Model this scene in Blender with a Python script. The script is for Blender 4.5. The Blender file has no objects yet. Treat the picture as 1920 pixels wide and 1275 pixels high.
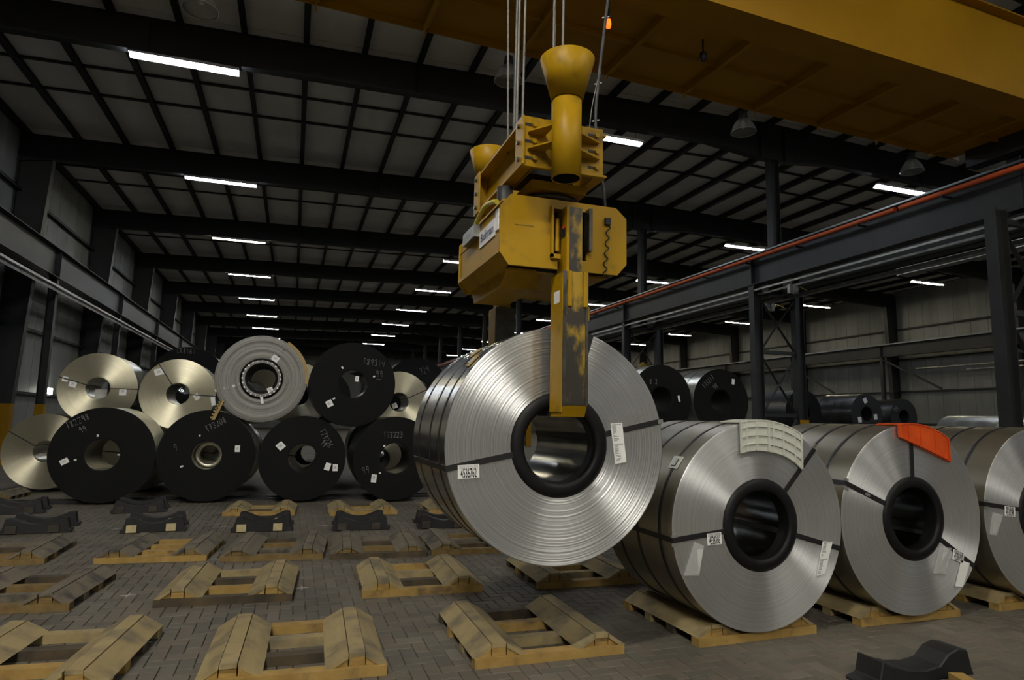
import bpy, bmesh, math, random
from mathutils import Vector, Matrix, Euler
random.seed(7)
PI = math.pi
S = bpy.context.scene
COL = S.collection

# ------------------------------------------------------------------ camera
cam_d = bpy.data.cameras.new('camera'); cam = bpy.data.objects.new('camera', cam_d); COL.objects.link(cam)
F = 1200.0
cam_d.sensor_fit = 'HORIZONTAL'; cam_d.sensor_width = 36.0; cam_d.lens = 36.0 * F / 1920.0
cam_d.clip_start = 0.05; cam_d.clip_end = 300
def cam_axes():
    yd = Vector((548 - 960, -(780 - 637.5), F)).normalized()
    p2 = Vector((548 + 1000 - 960, -(780 + 20 - 637.5), F))
    up = p2.cross(yd).normalized()
    if up.y < 0: up = -up
    x = yd.cross(up)
    if x.x < 0: x = -x
    return x, yd, up
AX, AY, AU = cam_axes()
CAMPOS = Vector((0, 0, 1.6))
m = Matrix((( AX.x, AX.y, -AX.z, 0), (AY.x, AY.y, -AY.z, 0), (AU.x, AU.y, -AU.z, 0), (0, 0, 0, 1)))
cam.matrix_world = Matrix.Translation(CAMPOS) @ m
S.camera = cam

# ------------------------------------------------------------------ world, exposure, light levels
w = bpy.data.worlds.new('world'); S.world = w; w.use_nodes = True
w.node_tree.nodes['Background'].inputs[0].default_value = (0.02, 0.022, 0.025, 1)
w.node_tree.nodes['Background'].inputs[1].default_value = 0.3
S.view_settings.view_transform = 'Standard'; S.view_settings.look = 'None'
S.view_settings.gamma = 1.0; S.view_settings.use_curve_mapping = False
S.view_settings.exposure = 0.1
TUBE_COOL = ((0.86, 0.93, 1.0), 120.0)
TUBE_WARM = ((1.0, 0.90, 0.62), 105.0)
TUBE_FRONT = ((1.0, 0.95, 0.84), 900.0)     # left row
TUBE_FRONT_MID = ((1.0, 0.95, 0.82), 260.0)     # the rows over and behind the photographer
S.cycles.max_bounces = 8
S.cycles.sample_clamp_indirect = 4.0
S.cycles.use_light_tree = True

# ------------------------------------------------------------------ materials
def mat(name, col=(0.5, 0.5, 0.5), rough=0.5, metal=0.0, spec=0.5):
    m = bpy.data.materials.new(name); m.use_nodes = True
    b = m.node_tree.nodes['Principled BSDF']
    b.inputs['Base Color'].default_value = (*col, 1); b.inputs['Roughness'].default_value = rough
    b.inputs['Metallic'].default_value = metal; b.inputs['Specular IOR Level'].default_value = spec
    return m
def nodes(m): return m.node_tree.nodes, m.node_tree.links, m.node_tree.nodes['Principled BSDF']
def noisy(m, c1, c2, scale=5, detail=6, lo=0.35, hi=0.65, stretch=(1, 1, 1), rough=None, bump=0.0, coord='Object', c3=None, s3=20, lo3=.55, hi3=.7):
    N, L, b = nodes(m)
    tc = N.new('ShaderNodeTexCoord'); mp = N.new('ShaderNodeMapping'); mp.inputs['Scale'].default_value = stretch
    oi = N.new('ShaderNodeObjectInfo'); va = N.new('ShaderNodeVectorMath'); va.operation = 'MULTIPLY_ADD'
    va.inputs[1].default_value = (17, 11, 23)
    cx = N.new('ShaderNodeCombineXYZ')
    for i in range(3): L.new(oi.outputs['Random'], cx.inputs[i])
    L.new(cx.outputs[0], va.inputs[0]); L.new(tc.outputs[coord], va.inputs[2])
    L.new(va.outputs[0], mp.inputs[0])
    n = N.new('ShaderNodeTexNoise'); n.inputs['Scale'].default_value = scale; n.inputs['Detail'].default_value = detail
    n.inputs['Roughness'].default_value = 0.6
    L.new(mp.outputs[0], n.inputs['Vector'])
    r = N.new('ShaderNodeValToRGB'); r.color_ramp.elements[0].position = lo; r.color_ramp.elements[1].position = hi
    r.color_ramp.elements[0].color = (*c1, 1); r.color_ramp.elements[1].color = (*c2, 1)
    L.new(n.outputs['Fac'], r.inputs[0]); out = r.outputs[0]
    if c3:
        n3 = N.new('ShaderNodeTexNoise'); n3.inputs['Scale'].default_value = s3; n3.inputs['Detail'].default_value = 4
        L.new(va.outputs[0], n3.inputs['Vector'])
        r3 = N.new('ShaderNodeMapRange'); r3.inputs[1].default_value = lo3; r3.inputs[2].default_value = hi3
        L.new(n3.outputs['Fac'], r3.inputs[0])
        mx = N.new('ShaderNodeMix'); mx.data_type = 'RGBA'; L.new(r3.outputs[0], mx.inputs[0]); L.new(out, mx.inputs[6])
        mx.inputs[7].default_value = (*c3, 1); out = mx.outputs[2]
    L.new(out, b.inputs['Base Color'])
    if rough:
        mr = N.new('ShaderNodeMapRange'); mr.inputs[3].default_value = rough[0]; mr.inputs[4].default_value = rough[1]
        L.new(n.outputs['Fac'], mr.inputs[0]); L.new(mr.outputs[0], b.inputs['Roughness'])
    if bump:
        bp = N.new('ShaderNodeBump'); bp.inputs['Strength'].default_value = bump; bp.inputs['Distance'].default_value = 0.01
        L.new(n.outputs['Fac'], bp.inputs['Height']); L.new(bp.outputs[0], b.inputs['Normal'])
    return m
def emis(name, col, st):
    m = mat(name, col); N, L, b = nodes(m)
    b.inputs['Emission Color'].default_value = (*col, 1); b.inputs['Emission Strength'].default_value = st
    return m

def face_mat(name, base, rough, aniso=0.75, metal=1.0, groove=0.35, tint=None):
    """cut edges of the wound strip: concentric grooves, highlight stretched across them"""
    m = mat(name, base, rough, metal); N, L, b = nodes(m)
    b.inputs['Anisotropic'].default_value = aniso; b.inputs['Anisotropic Rotation'].default_value = 0.25
    t = N.new('ShaderNodeTangent'); t.direction_type = 'RADIAL'; t.axis = 'Y'
    L.new(t.outputs[0], b.inputs['Tangent'])
    tc = N.new('ShaderNodeTexCoord'); sp = N.new('ShaderNodeSeparateXYZ'); L.new(tc.outputs['Object'], sp.inputs[0])
    cb = N.new('ShaderNodeCombineXYZ'); L.new(sp.outputs[0], cb.inputs[0]); L.new(sp.outputs[2], cb.inputs[2])
    le = N.new('ShaderNodeVectorMath'); le.operation = 'LENGTH'; L.new(cb.outputs[0], le.inputs[0])
    n = N.new('ShaderNodeTexNoise'); n.noise_dimensions = '1D'; n.inputs['Scale'].default_value = 90; n.inputs['Detail'].default_value = 3
    L.new(le.outputs['Value'], n.inputs['W'])
    mr = N.new('ShaderNodeMapRange'); mr.inputs[1].default_value = 0.3; mr.inputs[2].default_value = 0.7
    mr.inputs[3].default_value = 1 - groove; mr.inputs[4].default_value = 1 + groove * .4
    L.new(n.outputs['Fac'], mr.inputs[0])
    # broad soft patches of oil film
    n2 = N.new('ShaderNodeTexNoise'); n2.inputs['Scale'].default_value = 2.2; n2.inputs['Detail'].default_value = 3
    L.new(tc.outputs['Object'], n2.inputs['Vector'])
    mr2 = N.new('ShaderNodeMapRange'); mr2.inputs[3].default_value = .85; mr2.inputs[4].default_value = 1.12
    L.new(n2.outputs['Fac'], mr2.inputs[0])
    mu = N.new('ShaderNodeMath'); mu.operation = 'MULTIPLY'; L.new(mr.outputs[0], mu.inputs[0]); L.new(mr2.outputs[0], mu.inputs[1])
    vm = N.new('ShaderNodeVectorMath'); vm.operation = 'SCALE'; vm.inputs[0].default_value = base
    L.new(mu.outputs[0], vm.inputs['Scale']); L.new(vm.outputs[0], b.inputs['Base Color'])
    bp = N.new('ShaderNodeBump'); bp.inputs['Strength'].default_value = 0.12; bp.inputs['Distance'].default_value = 0.002
    L.new(n.outputs['Fac'], bp.inputs['Height']); L.new(bp.outputs[0], b.inputs['Normal'])
    return m

M = {}
M['steel_face'] = face_mat('cut steel edges', (0.80, 0.81, 0.82), 0.37, 0.96, .86, .14)
M['galv_face'] = face_mat('galvanized cut edges', (0.66, 0.62, 0.47), 0.45, 0.9, .95, .12)
M['grey_face'] = face_mat('loose grey wraps', (0.30, 0.29, 0.27), 0.6, 0.2, .3, .5)
M['black_face'] = face_mat('dark mill scale edges', (0.006, 0.006, 0.0065), 0.8, 0.0, 0.0, .2)
M['black_face'].node_tree.nodes['Principled BSDF'].inputs['Specular IOR Level'].default_value = .2
M['dark_face'] = face_mat('dark oiled edges', (0.018, 0.018, 0.02), 0.6, 0.0, 0.0, .2)
M['steel_side'] = noisy(mat('oiled strip surface', rough=.2, metal=1), (.34, .34, .33), (.46, .455, .44), 3, 5, stretch=(1, .25, 1), rough=(.14, .27))
M['steel_film_reflect'] = noisy(mat('oil film and crane reflection', rough=.3, metal=.85), (.31, .28, .22), (.42, .38, .30), 2.5, 5, stretch=(1, .25, 1), rough=(.34, .46))  # tan base holds the yellow crane's reflection besides the oil film
M['dark_side'] = noisy(mat('dark strip surface', rough=.3, metal=.9), (.06, .06, .065), (.10, .10, .105), 3, 5, rough=(.25, .4))
M['galv_side'] = noisy(mat('galvanized strip surface', rough=.3, metal=.9), (.45, .45, .42), (.6, .6, .56), 4, 5, rough=(.25, .4))
M['bore'] = noisy(mat('bore surface', rough=.2, metal=1), (.16, .16, .16), (.28, .28, .27), 3, 4, rough=(.12, .25))
M['galv_bore'] = noisy(mat('galvanized bore surface', rough=.3, metal=.9), (.42, .41, .34), (.58, .56, .45), 3, 4, rough=(.25, .4))
M['strap'] = mat('black steel strap', (.012, .012, .013), .45)
M['ring'] = mat('black edge protector', (.006, .006, .0065), .5, 0, .25)
M['clip'] = mat('bright strap seal', (.55, .55, .53), .35, .8)
M['paper'] = noisy(mat('paper tag', rough=.6), (.86, .86, .85), (.92, .92, .91), 6)
M['ink'] = mat('black ink', (.02, .02, .022), .6)
M['grey_ink'] = mat('grey ink', (.25, .25, .25), .6)
M['film'] = mat('clear pouch', (.75, .75, .75), .2); M['film'].node_tree.nodes['Principled BSDF'].inputs['Alpha'].default_value = .28
M['chalk'] = mat('chalk', (.22, .22, .23), .9)
M['chalk_floor'] = mat('white floor mark', (.5, .5, .5), .9)
M['yellow'] = noisy(mat('yellow paint', rough=.45), (.33, .185, .002), (.41, .24, .003), 2.5, 8, .3, .7, rough=(.35, .55), bump=.05, c3=(.12, .075, .018), s3=5, lo3=.56, hi3=.80)
M['yellow'].node_tree.nodes['Principled BSDF'].inputs['Specular IOR Level'].default_value = .25
M['yellow_clean'] = noisy(mat('yellow crane paint', rough=.5), (.29, .145, .002), (.36, .19, .003), .8, 5, .3, .7, rough=(.42, .6))
M['yellow_clean'].node_tree.nodes['Principled BSDF'].inputs['Specular IOR Level'].default_value = .2
M['yellow_worn'] = noisy(mat('worn greasy yellow paint', rough=.5), (.035, .030, .022), (.40, .25, .012), 7, 10, .46, .56, stretch=(1, 1, .5), rough=(.3, .55), bump=.1, c3=(.03, .027, .022), s3=4, lo3=.5, hi3=.58)
M['grease'] = noisy(mat('greasy steel', rough=.35, metal=.5), (.03, .028, .024), (.12, .11, .09), 6, 6)
M['dark_steel'] = noisy(mat('charcoal painted steel', rough=.55), (.013, .0135, .015), (.020, .021, .023), 2, 5)
M['roof_steel'] = noisy(mat('dark primed roof steel', rough=.6), (.010, .010, .011), (.016, .016, .018), 2, 4)
M['rail'] = mat('worn rail steel', (.25, .25, .26), .35, .8)
M['orange'] = mat('orange conductor bar', (.62, .10, .02), .45)
M['aluminium'] = noisy(mat('weathered aluminium', rough=.4, metal=.8), (.25, .25, .24), (.45, .45, .43), 4, 5)
M['insul'] = noisy(mat('white vinyl insulation', rough=.6), (.62, .61, .58), (.72, .71, .68), 1.2, 6, .3, .7, bump=.2)
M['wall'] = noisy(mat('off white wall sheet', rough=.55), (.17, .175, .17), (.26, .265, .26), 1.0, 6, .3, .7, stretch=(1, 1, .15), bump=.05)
M['white_paint'] = mat('white fixture paint', (.6, .6, .6), .5)
M['glass'] = mat('prismatic glass', (.75, .77, .76), .15)
b = M['glass'].node_tree.nodes['Principled BSDF']; b.inputs['Transmission Weight'].default_value = .85; b.inputs['IOR'].default_value = 1.35
M['rubber'] = noisy(mat('black rubber', rough=.55), (.007, .007, .008), (.014, .014, .015), 6, 5, bump=.1)
M['wood_top'] = noisy(mat('sawn plank tops', rough=.75), (.29, .22, .10), (.39, .305, .15), 9, 8, .3, .7, stretch=(1, .12, 1), bump=.15, c3=(.115, .10, .075), s3=4.5, lo3=.46, hi3=.74)
M['wood_side'] = noisy(mat('cut timber ends', rough=.7), (.29, .18, .045), (.42, .27, .08), 8, 6, .3, .7, bump=.1, c3=(.16, .10, .04), s3=5, lo3=.56, hi3=.7)
M['wood_old'] = noisy(mat('weathered plank tops', rough=.8), (.12, .10, .07), (.20, .17, .12), 9, 8, .3, .7, stretch=(1, .12, 1), bump=.15, c3=(.06, .055, .05), s3=4, lo3=.54, hi3=.66)
M['wood_old_side'] = noisy(mat('weathered timber ends', rough=.8), (.13, .085, .03), (.24, .16, .055), 8, 6, .3, .7, bump=.1)
M['pale_wood'] = noisy(mat('fresh sawn timber end', rough=.7), (.50, .41, .22), (.62, .52, .30), 14, 5)
M['dark_wood'] = noisy(mat('dark wet timber', rough=.7), (.035, .028, .018), (.10, .07, .035), 5, 6)
M['dark_beam'] = noisy(mat('dirty dark timber', rough=.8), (.03, .026, .02), (.06, .05, .038), 8, 5)
M['cardboard'] = noisy(mat('tan edge board', rough=.7), (.36, .25, .09), (.45, .32, .13), 20, 4)
M['white_plastic'] = mat('white plastic', (.60, .61, .55), .45)
M['red_plastic'] = noisy(mat('red orange plastic', rough=.4), (.55, .06, .008), (.75, .10, .012), 5, 5, rough=(.3, .5), bump=.1)
M['black'] = mat('matt black', (.008, .008, .009), .6)
M['cable'] = mat('black cable', (.015, .015, .016), .5)
M['rope'] = mat('steel wire rope', (.16, .155, .14), .5, .5)
M['hose'] = mat('yellow hose', (.55, .46, .03), .4)
M['sign_white'] = mat('white sign', (.75, .76, .78), .4)
M['sign_blue'] = mat('navy lettering', (.015, .02, .09), .5)
M['sticker_red'] = mat('orange red sticker', (.7, .09, .02), .5)
M['tube_cool'] = emis('cool lamp tube', *TUBE_COOL)
M['tube_warm'] = emis('warm lamp tube', *TUBE_WARM)
M['tube_front'] = emis('front lamp tube', *TUBE_FRONT); M['tube_front_mid'] = emis('front middle lamp tube', *TUBE_FRONT_MID)
M['beacon'] = emis('amber beacon lens', (1.0, .16, .01), 1.6)
M['wall_lamp'] = emis('wall lamp lens', (1.0, .97, .85), 25.0)

def paver_mat(name, brick=False):
    m = mat(name, rough=.75); N, L, b = nodes(m)
    tc = N.new('ShaderNodeTexCoord'); geo = N.new('ShaderNodeNewGeometry'); oi = N.new('ShaderNodeObjectInfo')
    ad = N.new('ShaderNodeMath'); ad.operation = 'ADD'; L.new(geo.outputs['Random Per Island'], ad.inputs[0]); L.new(oi.outputs['Random'], ad.inputs[1])
    fr = N.new('ShaderNodeMath'); fr.operation = 'FRACT'; L.new(ad.outputs[0], fr.inputs[0])
    r = N.new('ShaderNodeValToRGB'); e = r.color_ramp.elements
    e[0].color = (.112, .100, .078, 1); e[1].color = (.165, .148, .118, 1)
    x = e.new(.5); x.color = (.135, .122, .097, 1); x = e.new(.85); x.color = (.150, .122, .092, 1)
    L.new(fr.outputs[0], r.inputs[0])
    n = N.new('ShaderNodeTexNoise'); n.inputs['Scale'].default_value = .9; n.inputs['Detail'].default_value = 8; L.new(geo.outputs['Position'], n.inputs['Vector'])
    mr = N.new('ShaderNodeMapRange'); mr.inputs[1].default_value = .3; mr.inputs[2].default_value = .7; mr.inputs[3].default_value = .72; mr.inputs[4].default_value = 1.15
    L.new(n.outputs['Fac'], mr.inputs[0])
    vm = N.new('ShaderNodeVectorMath'); vm.operation = 'SCALE'; L.new(mr.outputs[0], vm.inputs['Scale'])
    if brick:
        bt = N.new('ShaderNodeTexBrick'); bt.inputs['Scale'].default_value = 1; bt.inputs['Brick Width'].default_value = .2; bt.inputs['Row Height'].default_value = .1
        bt.inputs['Mortar Size'].default_value = .006; bt.inputs['Color1'].default_value = (.118, .106, .083, 1); bt.inputs['Color2'].default_value = (.155, .138, .110, 1); bt.inputs['Mortar'].default_value = (.07, .065, .05, 1)
        L.new(geo.outputs['Position'], bt.inputs['Vector']); L.new(bt.outputs['Color'], vm.inputs[0])
    else: L.new(r.outputs[0], vm.inputs[0])
    L.new(vm.outputs[0], b.inputs['Base Color'])
    n2 = N.new('ShaderNodeTexNoise'); n2.inputs['Scale'].default_value = 60; L.new(geo.outputs['Position'], n2.inputs['Vector'])
    bp = N.new('ShaderNodeBump'); bp.inputs['Strength'].default_value = .15; bp.inputs['Distance'].default_value = .003; L.new(n2.outputs['Fac'], bp.inputs['Height']); L.new(bp.outputs[0], b.inputs['Normal'])
    return m
M['paver'] = paver_mat('concrete pavers'); M['floor'] = paver_mat('paved floor', True)

# ------------------------------------------------------------------ helpers
def link(o, parent=None):
    COL.objects.link(o)
    if parent is not None: o.parent = parent
    return o
def tag(o, label=None, cat=None, group=None, kind=None):
    if label: o['label'] = label
    if cat: o['category'] = cat
    if group: o['group'] = group
    if kind: o['kind'] = kind
    return o
def thing(name, label, cat, loc=(0, 0, 0), rz=0, group=None):
    o = bpy.data.objects.new(name, None); o.empty_display_size = .1
    link(o); o.location = loc; o.rotation_euler = (0, 0, rz)
    return tag(o, label, cat, group)
class MB:
    def __init__(s): s.v = []; s.f = []; s.mi = []; s.sm = []
    def add(s, vs, fs, mi=0, sm=False):
        n = len(s.v); s.v += [tuple(v) for v in vs]; s.f += [tuple(i + n for i in f) for f in fs]
        s.mi += [mi] * len(fs); s.sm += [sm] * len(fs); return s
    def box(s, x0, x1, y0, y1, z0, z1, mi=0):
        vs = [(x, y, z) for x in (x0, x1) for y in (y0, y1) for z in (z0, z1)]
        return s.add(vs, [(0, 1, 3, 2), (4, 6, 7, 5), (0, 4, 5, 1), (2, 3, 7, 6), (0, 2, 6, 4), (1, 5, 7, 3)], mi)
    def prism(s, pts, y0, y1, mi=0):           # outline in x,z (counter-clockwise seen from -y), extruded along y
        n = len(pts); vs = [(x, y0, z) for x, z in pts] + [(x, y1, z) for x, z in pts]
        fs = [tuple(range(n)), tuple(range(2 * n - 1, n - 1, -1))]
        fs += [(i, i + n, (i + 1) % n + n, (i + 1) % n) for i in range(n)]
        return s.add(vs, fs, mi)
    def prismx(s, pts, x0, x1, mi=0):          # outline in y,z extruded along x
        n = len(pts); vs = [(x0, y, z) for y, z in pts] + [(x1, y, z) for y, z in pts]
        fs = [tuple(range(n - 1, -1, -1)), tuple(range(n, 2 * n))]
        fs += [(i, (i + 1) % n, (i + 1) % n + n, i + n) for i in range(n)]
        return s.add(vs, fs, mi)
    def prismz(s, pts, z0, z1, mi=0):          # outline in x,y extruded along z
        n = len(pts); vs = [(x, y, z0) for x, y in pts] + [(x, y, z1) for x, y in pts]
        fs = [tuple(range(n - 1, -1, -1)), tuple(range(n, 2 * n))]
        fs += [(i, (i + 1) % n, (i + 1) % n + n, i + n) for i in range(n)]
        return s.add(vs, fs, mi)
    def bar(s, a, b, w, h=None, mi=0):         # rectangular bar between two points
        a = Vector(a); b = Vector(b); d = (b - a).normalized(); h = h or w
        up = Vector((0, 0, 1)) if abs(d.z) < .95 else Vector((0, 1, 0))
        u = d.cross(up).normalized() * w / 2; v = d.cross(u).normalized() * h / 2
        vs = [p + i * u + j * v for p in (a, b) for i, j in ((-1, -1), (1, -1), (1, 1), (-1, 1))]
        return s.add(vs, [(3, 2, 1, 0), (4, 5, 6, 7), (0, 1, 5, 4), (1, 2, 6, 5), (2, 3, 7, 6), (3, 0, 4, 7)], mi)
    def tube(s, pts, r, n=8, mi=0, cap=True):
        pts = [Vector(p) for p in pts]; rs = r if isinstance(r, (list, tuple)) else [r] * len(pts)
        rings = []; prev = None
        for i, p in enumerate(pts):
            d = (pts[min(i + 1, len(pts) - 1)] - pts[max(i - 1, 0)]).normalized()
            if prev is None: prev = d.orthogonal().normalized()
            u = (prev - prev.dot(d) * d).normalized(); prev = u; v = d.cross(u)
            rings.append([p + rs[i] * (math.cos(2 * PI * k / n) * u + math.sin(2 * PI * k / n) * v) for k in range(n)])
        vs = [q for rg in rings for q in rg]; fs = []
        for i in range(len(pts) - 1):
            for k in range(n): fs.append((i * n + k, i * n + (k + 1) % n, (i + 1) * n + (k + 1) % n, (i + 1) * n + k))
        s.add(vs, fs, mi, True)
        if cap: s.add(rings[0], [tuple(range(n - 1, -1, -1))], mi); s.add(rings[-1], [tuple(range(n))], mi)
        return s
    def lathe(s, prof, n=96, axis='Y', c=(0, 0, 0), mis=None, sm=True, closed=False, a0=0, a1=None):
        """prof: (radius, along axis); mis per segment"""
        full = a1 is None; a1 = 2 * PI if full else a1; cnt = n if full else n + 1
        vs = []
        for r, t in prof:
            for k in range(cnt):
                a = a0 + (a1 - a0) * k / n; cx, sx = r * math.cos(a), r * math.sin(a)
                if axis == 'Y': vs.append((c[0] + cx, c[1] + t, c[2] + sx))
                else: vs.append((c[0] + cx, c[1] + sx, c[2] + t))
        base = len(s.v); s.v += vs
        P = len(prof)
        for i in range(P if closed else P - 1):
            j = (i + 1) % P
            for k in range(n):
                k2 = (k + 1) % cnt
                q = (i * cnt + k, j * cnt + k, j * cnt + k2, i * cnt + k2)
                if axis != 'Y': q = q[::-1]
                s.f.append(tuple(base + x for x in q)); s.mi.append(mis[i] if mis else 0); s.sm.append(sm)
        return s
    def mesh(s, name, mats):
        me = bpy.data.meshes.new(name); me.from_pydata(s.v, [], s.f)
        for mm in (mats if isinstance(mats, (list, tuple)) else [mats]): me.materials.append(mm)
        me.polygons.foreach_set('material_index', s.mi); me.polygons.foreach_set('use_smooth', s.sm)
        me.update(); return me
    def build(s, name, mats, parent=None, loc=None, rot=None, label=None, kind=None):
        o = bpy.data.objects.new(name, s.mesh(name, mats)); link(o, parent)
        if loc: o.location = loc
        if rot: o.rotation_euler = rot
        if label: o['label'] = label
        if kind: o['kind'] = kind
        return o
def fixn(o):
    bm = bmesh.new(); bm.from_mesh(o.data); bmesh.ops.recalc_face_normals(bm, faces=bm.faces); bm.to_mesh(o.data); bm.free(); return o
def bevel(o, wd=.004, seg=1):
    md = o.modifiers.new('bevel', 'BEVEL'); md.width = wd; md.segments = seg; md.limit_method = 'ANGLE'; md.angle_limit = .6; return o
def put(mesh, name, parent, loc=(0, 0, 0), rot=(0, 0, 0)):
    o = bpy.data.objects.new(name, mesh); link(o, parent); o.location = loc; o.rotation_euler = rot; return o
def text(s, name, body, size, mt, parent, loc, rot, sx=1.0, ext=.0004, align='CENTER'):
    c = bpy.data.curves.new(name, 'FONT'); c.body = body; c.size = size; c.extrude = ext; c.offset = size * .012; c.align_x = align; c.align_y = 'CENTER'
    c.materials.append(mt); tmp = bpy.data.objects.new('tmp', c); COL.objects.link(tmp)
    me = bpy.data.meshes.new_from_object(tmp.evaluated_get(bpy.context.evaluated_depsgraph_get())); bpy.data.objects.remove(tmp)
    o = bpy.data.objects.new(name, me); link(o, parent); o.location = loc; o.rotation_euler = rot; o.scale = (sx, 1, 1); return o

GLY = {'0': [[(0, .2), (0, .8), (.3, 1), (.6, .8), (.6, .2), (.3, 0), (0, .2)]], '1': [[(.3, 0), (.3, 1)]],
 '2': [[(0, .8), (.3, 1), (.6, .8), (.5, .5), (0, 0), (.6, 0)]], '3': [[(0, .9), (.4, 1), (.6, .75), (.25, .55), (.6, .3), (.4, 0), (0, .1)]],
 '4': [[(.1, 1), (0, .45), (.6, .45)], [(.5, .9), (.45, 0)]], '5': [[(.6, 1), (.1, 1), (.05, .6), (.5, .55), (.55, .15), (.3, 0), (0, .1)]],
 '6': [[(.5, 1), (.1, .6), (0, .2), (.3, 0), (.6, .2), (.5, .45), (.05, .35)]], '7': [[(0, 1), (.6, 1), (.25, 0)]],
 '8': [[(.3, .55), (.05, .8), (.3, 1), (.55, .8), (.05, .2), (.3, 0), (.55, .2), (.3, .55)]],
 '9': [[(.55, .6), (.2, .5), (.05, .8), (.3, 1), (.55, .8), (.5, 0)]], 'T': [[(0, 1), (.65, 1)], [(.32, 1), (.3, 0)]],
 'B': [[(.05, 0), (.05, 1), (.45, .9), (.1, .55), (.55, .35), (.05, 0)]], '?': [], ' ': [], '_': [[(0, 0), (1.2, .02)]], 'R': [[(0, 0), (0, 1), (.5, .8), (0, .5), (.5, 0)]],
 'C': [[(.6, .9), (.2, 1), (0, .5), (.2, 0), (.6, .1)]]}
def chalk(parent, body, x, z, h, ang=0, y=-.004, seed=1, wd=.009, name='chalk_number', mt='chalk'):
    rnd = random.Random(seed); b = MB(); ox = 0; ca, sa = math.cos(ang), math.sin(ang)
    for ch in body:
        for pl in GLY[ch]:
            q = [((ox + px * .62 * h + rnd.uniform(-.02, .02) * h), (pz * h + rnd.uniform(-.04, .04) * h)) for px, pz in pl]
            q = [(x + u * ca - v * sa, z + u * sa + v * ca) for u, v in q]
            for (a, c), (d, e) in zip(q, q[1:]): b.bar((a, y, c), (d, y, e), .003, wd)
        ox += .58 * h
    return b.build(name, M[mt], parent)

# ------------------------------------------------------------------ building shell
XL, XR, Y0, Y1 = -8.5, 36.4, -19.0, 92.0
FR = [7.48 + 7.72 * k for k in range(-3, 11)]
def rt(x): return 10.76 - .0275 * abs(x - 13.4)
RB = [(-8.6, 9.25), (-7.5, 9.42), (-1.3, 9.56), (6, 9.74), (11, 9.83), (12.9, 9.62), (13.9, 9.62), (15.5, 9.80), (20, 9.72), (31, 9.45), (36.5, 9.25)]

fl = MB().box(XL, XR, Y0, Y1, -.15, -.012).build('floor', M['floor']); fl['kind'] = 'structure'
# pavers: herringbone, 200 x 100 mm
C = .1
def vis(x, y, z=0.0, mg=60):
    d = Vector((x, y, z)) - CAMPOS; c = AX * d.x + AY * d.y + AU * d.z
    c = Vector((AX.x * d.x + AY.x * d.y + AU.x * d.z, AX.y * d.x + AY.y * d.y + AU.y * d.z, AX.z * d.x + AY.z * d.y + AU.z * d.z))
    if c.z < .1: return None
    px, py = 960 + F * c.x / c.z, 637.5 - F * c.y / c.z
    return c.length if (-mg < px < 1920 + mg and -mg < py < 1275 + mg) else None
def paver_geo(cx, cy, hx, hy, dz=0):
    g, bv = .0025, .004; ax, ay = hx - g, hy - g; bx, by = ax - bv, ay - bv
    vs = [(cx + i * ax, cy + j * ay, -.03 + dz) for i, j in ((-1, -1), (1, -1), (1, 1), (-1, 1))]
    vs += [(cx + i * ax, cy + j * ay, -.004 + dz) for i, j in ((-1, -1), (1, -1), (1, 1), (-1, 1))]
    vs += [(cx + i * bx, cy + j * by, dz) for i, j in ((-1, -1), (1, -1), (1, 1), (-1, 1))]
    fs = [(8, 9, 10, 11)]
    for k in range(4):
        k2 = (k + 1) % 4; fs += [(k, k2, k2 + 4, k + 4), (k + 4, k2 + 4, k2 + 8, k + 8)]
    return vs, fs
rest = MB(); cand = []
for i in range(-90, 110):
    for j in range(20, 145):
        q = (i - j) % 4
        if q == 0: c_ = ((i + 1) * C, (j + .5) * C, C, C / 2)
        elif q == 3: c_ = ((i + .5) * C, (j + 1) * C, C / 2, C)
        else: continue
        d = vis(c_[0], c_[1])
        if d: cand.append((d, c_))
cand.sort(key=lambda t: t[0])
pm = {}
for kx, (hx, hy) in (('h', (C, C / 2)), ('v', (C / 2, C))):
    b = MB(); b.add(*paver_geo(0, 0, hx, hy)); pm[kx] = b.mesh('paver', M['paver'])
COVER = [(1.1, 2.35, 4.15, 5.4), (-.55, .7, 4.2, 5.45), (2.85, 4.0, 4.1, 5.4), (4.4, 5.6, 4.1, 5.4), (3.45, 4.4, 3.1, 3.9)]
cnt = 0
for d, (x, y, hx, hy) in cand:
    dz = random.uniform(-.0015, .001)
    if cnt < 300 and not any(a < x < b_ and c0 < y < d0 for a, b_, c0, d0 in COVER) and vis(x, y, 0, 0):
        put(pm['h' if hx > hy else 'v'], 'paver', fl, (x, y, dz)); cnt += 1
    else: rest.add(*paver_geo(x, y, hx, hy, dz))
rest.build('paver_field', M['paver'], fl, kind='stuff')
# chalk crosses on the floor
for x, y in ((-1.28, 6.66), (.18, 6.55), (-2.21, 10.38), (-.82, 10.3), (.55, 10.1), (-.9, 5.3)):
    MB().box(x - .06, x + .06, y - .006, y + .006, .0, .0015).box(x - .005, x + .005, y - .07, y + .07, .0, .0015).build('chalk_cross', M['chalk_floor'], fl)

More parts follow.
